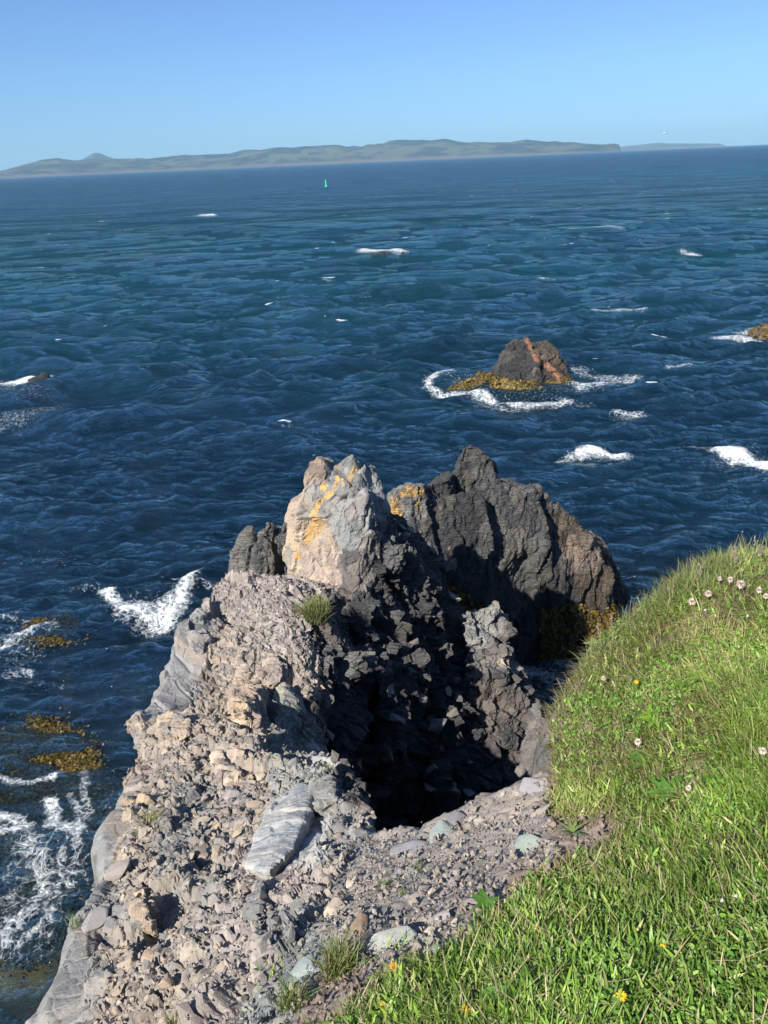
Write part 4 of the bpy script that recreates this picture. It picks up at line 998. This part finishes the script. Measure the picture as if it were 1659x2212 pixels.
# broad small leaves (clover and daisy leaves in the sward)
NL = 60000
i = pick(wgt > 0, NL, 52, wgt * (sst(-.15, .3, fbm(TV * 4, 2, 81)) + .08)); r = np.random.RandomState(53)
P = TV[i] + np.stack([r.uniform(-.01, .01, NL), r.uniform(-.01, .01, NL), r.uniform(.006, .03, NL)], 1)
R = rand_rot(NL, r, lean=.35); s = r.uniform(.0035, .0085, NL)
lf = np.array([(0, -1, 0), (.55, -.5, .1), (.8, .3, .15), (.35, .95, .1), (-.35, .95, .1), (-.8, .3, .15), (-.55, -.5, .1), (0, .1, -.08)])
lf = lf * np.array([.8, 1, 1])
VV = (np.einsum('nij,kj->nki', R, lf) * s[:, None, None] + P[:, None]).reshape(-1, 3)
fan = np.array([[7, k, (k + 1) % 7] for k in range(7)])
F = (fan[None] + (np.arange(NL) * 8)[:, None, None]).reshape(-1, 3)
lc = np.array([(.11, .24, .04), (.15, .29, .05), (.22, .34, .08)])[r.randint(0, 3, NL)] * r.uniform(.8, 1.15, (NL, 1))
g = mesh_np('clover_leaves', VV, F, M_GRASS, np.repeat(lc, 8, 0), True); tag(g, 'small round clover leaves growing among the grass', kind='stuff')
NH = 16000
i = pick(wgt > 0, NH, 152, wgt); r = np.random.RandomState(153)
g = blades(TV[i] + [0, 0, .008], r.uniform(.02, .05, NH), r.uniform(.005, .010, NH), r.uniform(0, 6.28, NH), r.uniform(.5, 1.35, NH), r.uniform(0, .8, NH), gcol(r, NH, .2), 'herb_leaves'); tag(g, 'broader flat leaves of herbs lying among the turf', kind='stuff')
# dry stalks lying in the turf and taller seed stems on the skyline
NS = 3800
i = pick(wgt > 0, NS, 54, wgt); r = np.random.RandomState(55)
col = np.array([(.42, .34, .19), (.36, .27, .14), (.48, .40, .25)])[r.randint(0, 3, NS)] * r.uniform(.8, 1.1, (NS, 1))
g = blades(TV[i] + [0, 0, .02], r.uniform(.03, .10, NS), r.uniform(.0010, .0034, NS), r.uniform(0, 6.28, NS), r.uniform(.7, 1.5, NS), r.uniform(0, .6, NS), col, 'dry_grass'); tag(g, 'dry straw coloured stalks lying in the turf', kind='stuff')
sky_m = (gdist > -5) & (gdist < 70) & (V_ < 1480) & (U_ > 1230) & (TV[:, 1] > 1.5) & (np.abs(TSD) < .3)
NS = 2600
i = pick(sky_m, NS, 56, cellw * (.2 + sst(1450, 1200, V_))); r = np.random.RandomState(57)
col = np.array([(.13, .20, .07), (.20, .24, .10), (.34, .28, .15), (.10, .17, .07)])[r.randint(0, 4, NS)] * r.uniform(.8, 1.2, (NS, 1))
g = blades(TV[i], r.uniform(.05, .14, NS), r.uniform(.0012, .0024, NS), r.uniform(0, 6.28, NS), r.uniform(.0, .35, NS), r.uniform(0, .8, NS), col, 'tall_grass'); tag(g, 'taller thin grass along the top edge of the bank', kind='stuff')
# dead brown overhang at the lip of the bank
dm = (gdist > -14) & (gdist < 40) & (U_ > 1180) & (U_ < 1330) & (V_ > 1400) & (V_ < 1700) & (TV[:, 1] > 1.2)
NS = 5000
i = pick(dm, NS, 58, cellw); r = np.random.RandomState(59)
col = np.array([(.26, .19, .12), (.34, .27, .16), (.20, .15, .09), (.20, .22, .09)])[r.randint(0, 4, NS)] * r.uniform(.8, 1.2, (NS, 1))
g = blades(TV[i], r.uniform(.03, .10, NS), r.uniform(.0012, .003, NS), math.pi * .8 + r.normal(size=NS) * .8, r.uniform(.4, 1.5, NS), r.uniform(.2, 1.2, NS), col, 'dead_grass'); tag(g, 'brown dead grass hanging over the lip of the bank', kind='stuff')
# sparse weeds on gravel
wm = (gdist < -5) & (gdist > -160) & (U_ > 350) & (U_ < 1150) & (V_ > 1850) & (TV[:, 1] > .5) & ~(U_ > 1150)
NS = 2200
spw = sst(.25, .5, fbm(TV * 5, 3, 91)) * sst(1900, 2150, V_ + .15 * (600 - U_)) + .004
i = pick(wm, NS, 60, cellw * spw); r = np.random.RandomState(61)
g = blades(TV[i], r.uniform(.02, .06, NS), r.uniform(.002, .004, NS), r.uniform(0, 6.28, NS), r.uniform(.1, .9, NS), r.uniform(0, 1, NS), gcol(r, NS, .1), 'sparse_grass'); tag(g, 'sparse green grass shoots growing through the gravel', kind='stuff')

def tuft(u, v, px, n, label, dry=.5, spread=.5, name='grass_tuft', y=None):
    p = surf_pt(u, v + px * .4) if y is None else W(u, v + px * .4, y=y)
    S = px * np.linalg.norm(p - CAM) / FPX; r = np.random.RandomState(int(u))
    e = empty(name, p); tag(e, label, 'grass tuft')
    q = r.normal(size=(n, 3)) * S * .16 * np.array([1, 1, .15])
    c1 = np.array([(.13, .20, .05), (.18, .23, .08)])[r.randint(0, 2, n)]; c2 = np.array([(.34, .29, .15), (.28, .23, .11)])[r.randint(0, 2, n)]
    col = np.where(r.rand(n, 1) < dry, c2, c1) * r.uniform(.7, 1.2, (n, 1))
    blades(q, r.uniform(.35, .85, n) * S, r.uniform(.008, .018, n) * S + .0012, r.uniform(0, 6.28, n), r.uniform(0, spread, n), r.uniform(.1, 1.0, n), col, 'blades', parent=e)
tuft(682,1308,70,900,'round yellow green grass tuft on top of the ridge below the spire',.45,.6)
tuft(325,1775,60,420,'dry brown green grass tuft on the rubble ridge',.6,.9)
tuft(735,2065,90,420,'green and brown grass tuft growing below the brown soil clump',.35,.5)
tuft(635,2150,70,260,'small green grass tuft on the low gravel near the flat green stone',.3,.7)
tuft(160,1988,36,60,'tiny bright green grass tuft on the left edge of the ridge',.1,.8)
tuft(435,2035,30,50,'tiny grass tuft in the middle of the lower ridge slope',.3,.7)
tuft(395,2200,60,240,'dark green grass tuft cut off by the bottom edge of the photo',.4,.7)
tuft(705,1655,34,60,'tiny dark green tuft at the edge of the dark chasm',.2,.9)
tuft(870,1925,30,40,'small green seedling tuft in the middle of the gravel',.1,.9)
tuft(830,1905,34,50,'small green seedling tuft left of the gravel centre',.1,.9)
tuft(905,1865,26,30,'tiny green seedling tuft below the flat purple stone',.1,.9)

# leafy plants
def leaf_mesh(L, Wd, fold=.15, ser=0):
    n = 9; pts = []
    for k in range(n):
        t = k / (n - 1); w = Wd * .5 * (math.sin(math.pi * min(1, t ** .75 * .98 + .02)) ** .8); 
        if ser and k % 2: w *= .7
        z = -.35 * L * t * t + .0
        pts.append([(-w, L * t, z + fold * w), (0, L * t, z), (w, L * t, z + fold * w)])
    V = np.array(pts).reshape(-1, 3); F = []
    for k in range(n - 1):
        for j in (0, 1): a_ = k * 3 + j; F.append((a_, a_ + 1, a_ + 4, a_ + 3))
    return V, np.array(F)
def rosette(u, v, px, n, label, col, wid=.3, name='leafy_plant', up=.6, cat='plant', ser=0):
    p = surf_pt(u, v); S = px * np.linalg.norm(p - CAM) / FPX; r = np.random.RandomState(int(u + v))
    e = empty(name, p + np.array([0, 0, .012])); tag(e, label, cat)
    for k in range(n):
        V, F = leaf_mesh(S * r.uniform(.45, .65), S * wid * r.uniform(.8, 1.1), .2, ser)
        R = rotm((0, 0, 1), 360 * k / n + r.uniform(-20, 20)) @ rotm((1, 0, 0), 20 + 40 * up * r.rand())
        c = np.tile(np.array(col) * r.uniform(.8, 1.15), (len(V), 1))
        mesh_np('leaf', V @ R.T, F, M_GRASS, c, True, parent=e)
    return e
rosette(1410,1562,62,8,'bright yellow green leafy rosette in the middle of the bank',(.20,.34,.04),.22)
rosette(1235,1805,60,9,'plantain with narrow leaves and bare roots on the brown soil',(.15,.22,.06),.10,up=1.0)
rosette(1440,1720,90,7,'silverweed with toothed leaves below the bare earth patch',(.10,.22,.04),.2,ser=1,up=.3)
rosette(1395,1660,70,6,'toothed dark green leaves in the turf above the silverweed',(.09,.20,.04),.18,ser=1,up=.3)
rosette(1130,2170,120,6,'broad flat green leaves in the grass by the bottom edge',(.12,.24,.05),.26,up=.2)
rosette(1050,1965,56,6,'dark leafy weed where the gravel meets the grass',(.08,.19,.03),.3,up=.5)
rosette(1285,1400,50,5,'pale green pointed leaves at the chasm edge of the bank',(.22,.32,.08),.25,up=1.0)
rosette(1520,1480,60,6,'yellow green narrow leaves on the upper bank',(.18,.28,.05),.16,up=.7)
rosette(1240,2110,70,7,'feathery toothed leaves right of the yellow flowers',(.11,.22,.04),.2,ser=1,up=.3)

# flowers
M_STEM = plain_mat('stem', (.14, .2, .06), .6)
def flower(u, v, px, kind, label, lift=.05):
    d = W(u, v, y=1.0) - CAM
    g_ = surf_pt(u, v + 12)
    hp = CAM + d * (g_[1] / d[1]) * .985
    gz_ = ground_z(np.array([hp[0]]), np.array([hp[1]]))[0][0]
    S = px * .82 * np.linalg.norm(hp - CAM) / FPX; r = np.random.RandomState(int(u * 3 + v))
    e = empty({'y': 'yellow_flower', 'c': 'clover_flower', 'w': 'white_flower'}[kind], (hp[0], hp[1], gz_)); tag(e, label, 'flower', {'y': 'yellow flowers in the turf', 'c': 'pink and white clover heads on the bank', 'w': 'small white flowers in the turf'}[kind])
    H = max(hp[2] - gz_, .02)
    bm = bmesh.new(); lathe(bm, [(.0011, 0), (.001, H)], 5); bm_obj('stem', bm, M_STEM, e)
    Vs, Fs, Cs = [], [], []; base = 0
    tilt = rotm((1, 0, 0), 25 + r.uniform(-15, 15))
    if kind == 'y':
        colr = (.75, .34, .01) if u < 855 and px > 24 else (.78, .52, .02)
        for ring, (n, ln, el) in enumerate(((14, .5, 8), (12, .40, 28), (9, .25, 50))):
            for k in range(n):
                V, F = leaf_mesh(S * ln, S * .15, .1); R = tilt @ rotm((0, 0, 1), 360 * k / n + ring * 13 + r.uniform(-8, 8)) @ rotm((1, 0, 0), el)
                Vs.append(V @ R.T); Fs.append(F + base); base += len(V); Cs.append(np.tile(np.array(colr) * r.uniform(.85, 1.1), (len(V), 1)))
    else:
        nn = 80 if kind == 'c' else 20; pal_ = [(.70, .60, .55), (.66, .45, .45), (.75, .70, .62)] if kind == 'c' else [(.8, .8, .78)]
        for k in range(nn):
            ph = math.acos(1 - 1.5 * (k + .5) / nn); th = k * 2.4
            V, F = leaf_mesh(S * r.uniform(.28, .42), S * .13, .4); R = rotm((0, 0, 1), math.degrees(th)) @ rotm((1, 0, 0), 90 - math.degrees(ph))
            Vs.append((V @ R.T)); Fs.append(F + base); base += len(V); Cs.append(np.tile(np.array(pal_[k % len(pal_)]) * r.uniform(.8, 1.1), (len(V), 1)))
    V = np.concatenate(Vs) + [0, 0, H]; mesh_np('flower_head', V, np.concatenate(Fs), M_PETAL, np.concatenate(Cs), True, parent=e)
for a_ in [(852,2090,26,'y','orange yellow flower at the gravel edge, the highest of the three lower left flowers'),
           (828,2172,22,'y','yellow flower at the bottom edge, leftmost of the yellow flowers'),
           (1005,2182,22,'y','yellow flower at the bottom edge right of the leftmost yellow flower'),
           (1343,2150,26,'y','large yellow flower near the bottom right of the turf'),
           (1433,2046,18,'y','small pale yellow flower in the right half of the turf'),
           (1375,1473,13,'y','tiny yellow flower above the bright leafy rosette'),
           (1303,1465,16,'c','purple tinged clover head left of the tiny yellow flower'),
           (1378,1602,24,'c','pale pink clover head below the bright leafy rosette'),
           (1648,1622,26,'c','pink clover head at the right edge of the photo'),
           (1487,1702,20,'c','reddish clover head beside the bare earth patch'),
           (1600,1262,30,'c','largest white clover head near the top right of the bank'),
           (1578,1252,20,'c','white clover head just left of the largest clover head'),
           (1530,1282,26,'c','white clover head on the upper bank near the skyline grass'),
           (1495,1300,26,'c','pink clover head on the upper bank, leftmost near the skyline'),
           (1640,1275,22,'c','pinkish clover head right of the largest clover head'),
           (1655,1288,20,'c','white clover head cut by the right edge, just below the pinkish one'),
           (1555,1250,16,'c','small white clover head nearest to the skyline grass'),
           (1150,2040-55,9,'w','tiny white flower near the gravel and soil edge'),
           (1297,2060,12,'w','tiny white flower beside dry brown stalks in the lower turf'),
           (1560,1945,13,'w','tiny white flower in the right part of the turf'),
           (1590,1935,12,'w','tiny white flower a little right of its neighbour'),
           (1523,1318,10,'w','tiny white flower below the white clover heads'),
           (1615,1330,10,'w','tiny white flower under the largest clover head')]:
    flower(*a_[:3], a_[3], a_[4])

def seedhead(u, v, ub, vb, px, label):
    g_ = surf_pt(ub, vb); top = W(u, v, y=g_[1] + .02)
    e = empty('grass_seed_head', g_); tag(e, label, 'seed head', 'tall seed heads on the skyline of the bank')
    d = Vector(top - g_); L = d.length
    bm = bmesh.new(); lathe(bm, [(.0012, 0), (.0008, L)], 5); st = bm_obj('stem', bm, plain_mat('dry_stem', (.34, .27, .17), .7), e)
    st.rotation_euler = d.to_track_quat('Z', 'Y').to_euler()
    r = np.random.RandomState(int(u)); n = 60; S = px * np.linalg.norm(g_ - CAM) / FPX
    t = r.rand(n); q = np.array(d)[None] * (1 - t * min(.6, S * 2.2 / L))[:, None] + r.normal(size=(n, 3)) * S * .10
    col = np.array([(.36, .28, .22), (.30, .22, .2), (.44, .36, .28)])[r.randint(0, 3, n)]
    blades(q, r.uniform(.15, .3, n) * S, np.full(n, S * .07), r.uniform(0, 6.28, n), r.uniform(0, .9, n), np.full(n, .3), col, 'spikelets', parent=e)
for a_ in [(1630,1165,1650,1225,26,'dry branching seed head, highest on the right skyline of the bank'),
           (1585,1180,1590,1235,26,'feathery brown seed head second from the right on the skyline'),
           (1515,1222,1505,1265,26,'bushy brown seed head in the middle of the bank skyline'),
           (1455,1260,1455,1295,16,'thin brown seed head on the lower skyline of the bank'),
           (1320,1330,1325,1400,18,'reddish seed head standing before the golden seaweed'),
           (1290,1345,1300,1400,14,'thin seed head left of the reddish one before the seaweed'),
           (1442,1268,1448,1300,14,'short seed spike left of the thin brown one')]:
    seedhead(*a_)
print('plants', round(time.time() - T0, 1))

# ------------------------------------------------------------------ haze
bm = bmesh.new(); bmesh.ops.create_cube(bm, size=1)
for v_ in bm.verts: v_.co = Vector((v_.co.x * 34000, v_.co.y * 34000, -7 + (v_.co.z + .5) * 330))
m, nt = mat_new('haze_air'); b = NB(nt)
pv = b.n('ShaderNodeVolumePrincipled'); pv.inputs['Color'].default_value = (.44, .76, 1, 1); pv.inputs['Density'].default_value = 6.5e-5; pv.inputs['Anisotropy'].default_value = 0
o_ = b.n('ShaderNodeOutputMaterial'); nt.links.new(pv.outputs[0], o_.inputs[1])
HAZE = True
if HAZE: tag(bm_obj('haze', bm, m), kind='stuff')

# ------------------------------------------------------------------ light, sky, camera
AZ, EL = math.radians(40), math.radians(39)
S = Vector((-math.sin(AZ) * math.cos(EL), -math.cos(AZ) * math.cos(EL), math.sin(EL)))
ld = bpy.data.lights.new('sun', 'SUN'); ld.energy = 5.0; ld.angle = math.radians(.53); ld.color = (1, .95, .87)
lo = bpy.data.objects.new('sun', ld); lo.rotation_euler = S.to_track_quat('Z', 'Y').to_euler(); C.objects.link(lo)
w = bpy.data.worlds.new('World'); scene.world = w; w.use_nodes = True; nt = w.node_tree; nt.nodes.clear(); b = NB(nt)
sk = b.n('ShaderNodeTexSky', sky_type='NISHITA', sun_disc=False, sun_elevation=EL, sun_rotation=math.atan2(S.x, S.y), altitude=0, air_density=1.0, dust_density=.2, ozone_density=3.0)
zz = b.n('ShaderNodeSeparateXYZ', i_Vector=b.n('ShaderNodeTexCoord').outputs['Generated']).outputs[2]
tint = b.ramp(zz, [(0, (.38, .60, 1)), (.035, (.42, .64, 1.03)), (.087, (.50, .70, 1.04)), (.156, (.55, .72, 1.02)), (1, (.75, .82, .92))])
bg = b.n('ShaderNodeBackground', i_Color=b.mix(1, sk.outputs[0], tint, 'MULTIPLY'), i_Strength=.075)
nt.links.new(bg.outputs[0], b.n('ShaderNodeOutputWorld').inputs[0])
cd = bpy.data.cameras.new('camera'); co = bpy.data.objects.new('camera', cd); C.objects.link(co)
cd.sensor_fit = 'VERTICAL'; cd.sensor_height = 24; cd.lens = FPX / 2212 * 24
cd.clip_start = .05; cd.clip_end = 60000
M = Matrix(((_r[0], _u[0], -_f[0], CAM[0]), (_r[1], _u[1], -_f[1], CAM[1]), (_r[2], _u[2], -_f[2], CAM[2]), (0, 0, 0, 1)))
co.matrix_world = M
scene.camera = co
scene.view_settings.view_transform = 'Standard'; scene.view_settings.look = 'None'; scene.view_settings.exposure = .85; scene.view_settings.gamma = 1
scene.cycles.max_bounces = 5; scene.cycles.diffuse_bounces = 2; scene.cycles.glossy_bounces = 2; scene.cycles.transmission_bounces = 2; scene.cycles.volume_bounces = 0; scene.cycles.transparent_max_bounces = 6
scene.cycles.use_denoising = True; scene.cycles.sample_clamp_indirect = 4
print('done', round(time.time() - T0, 1))
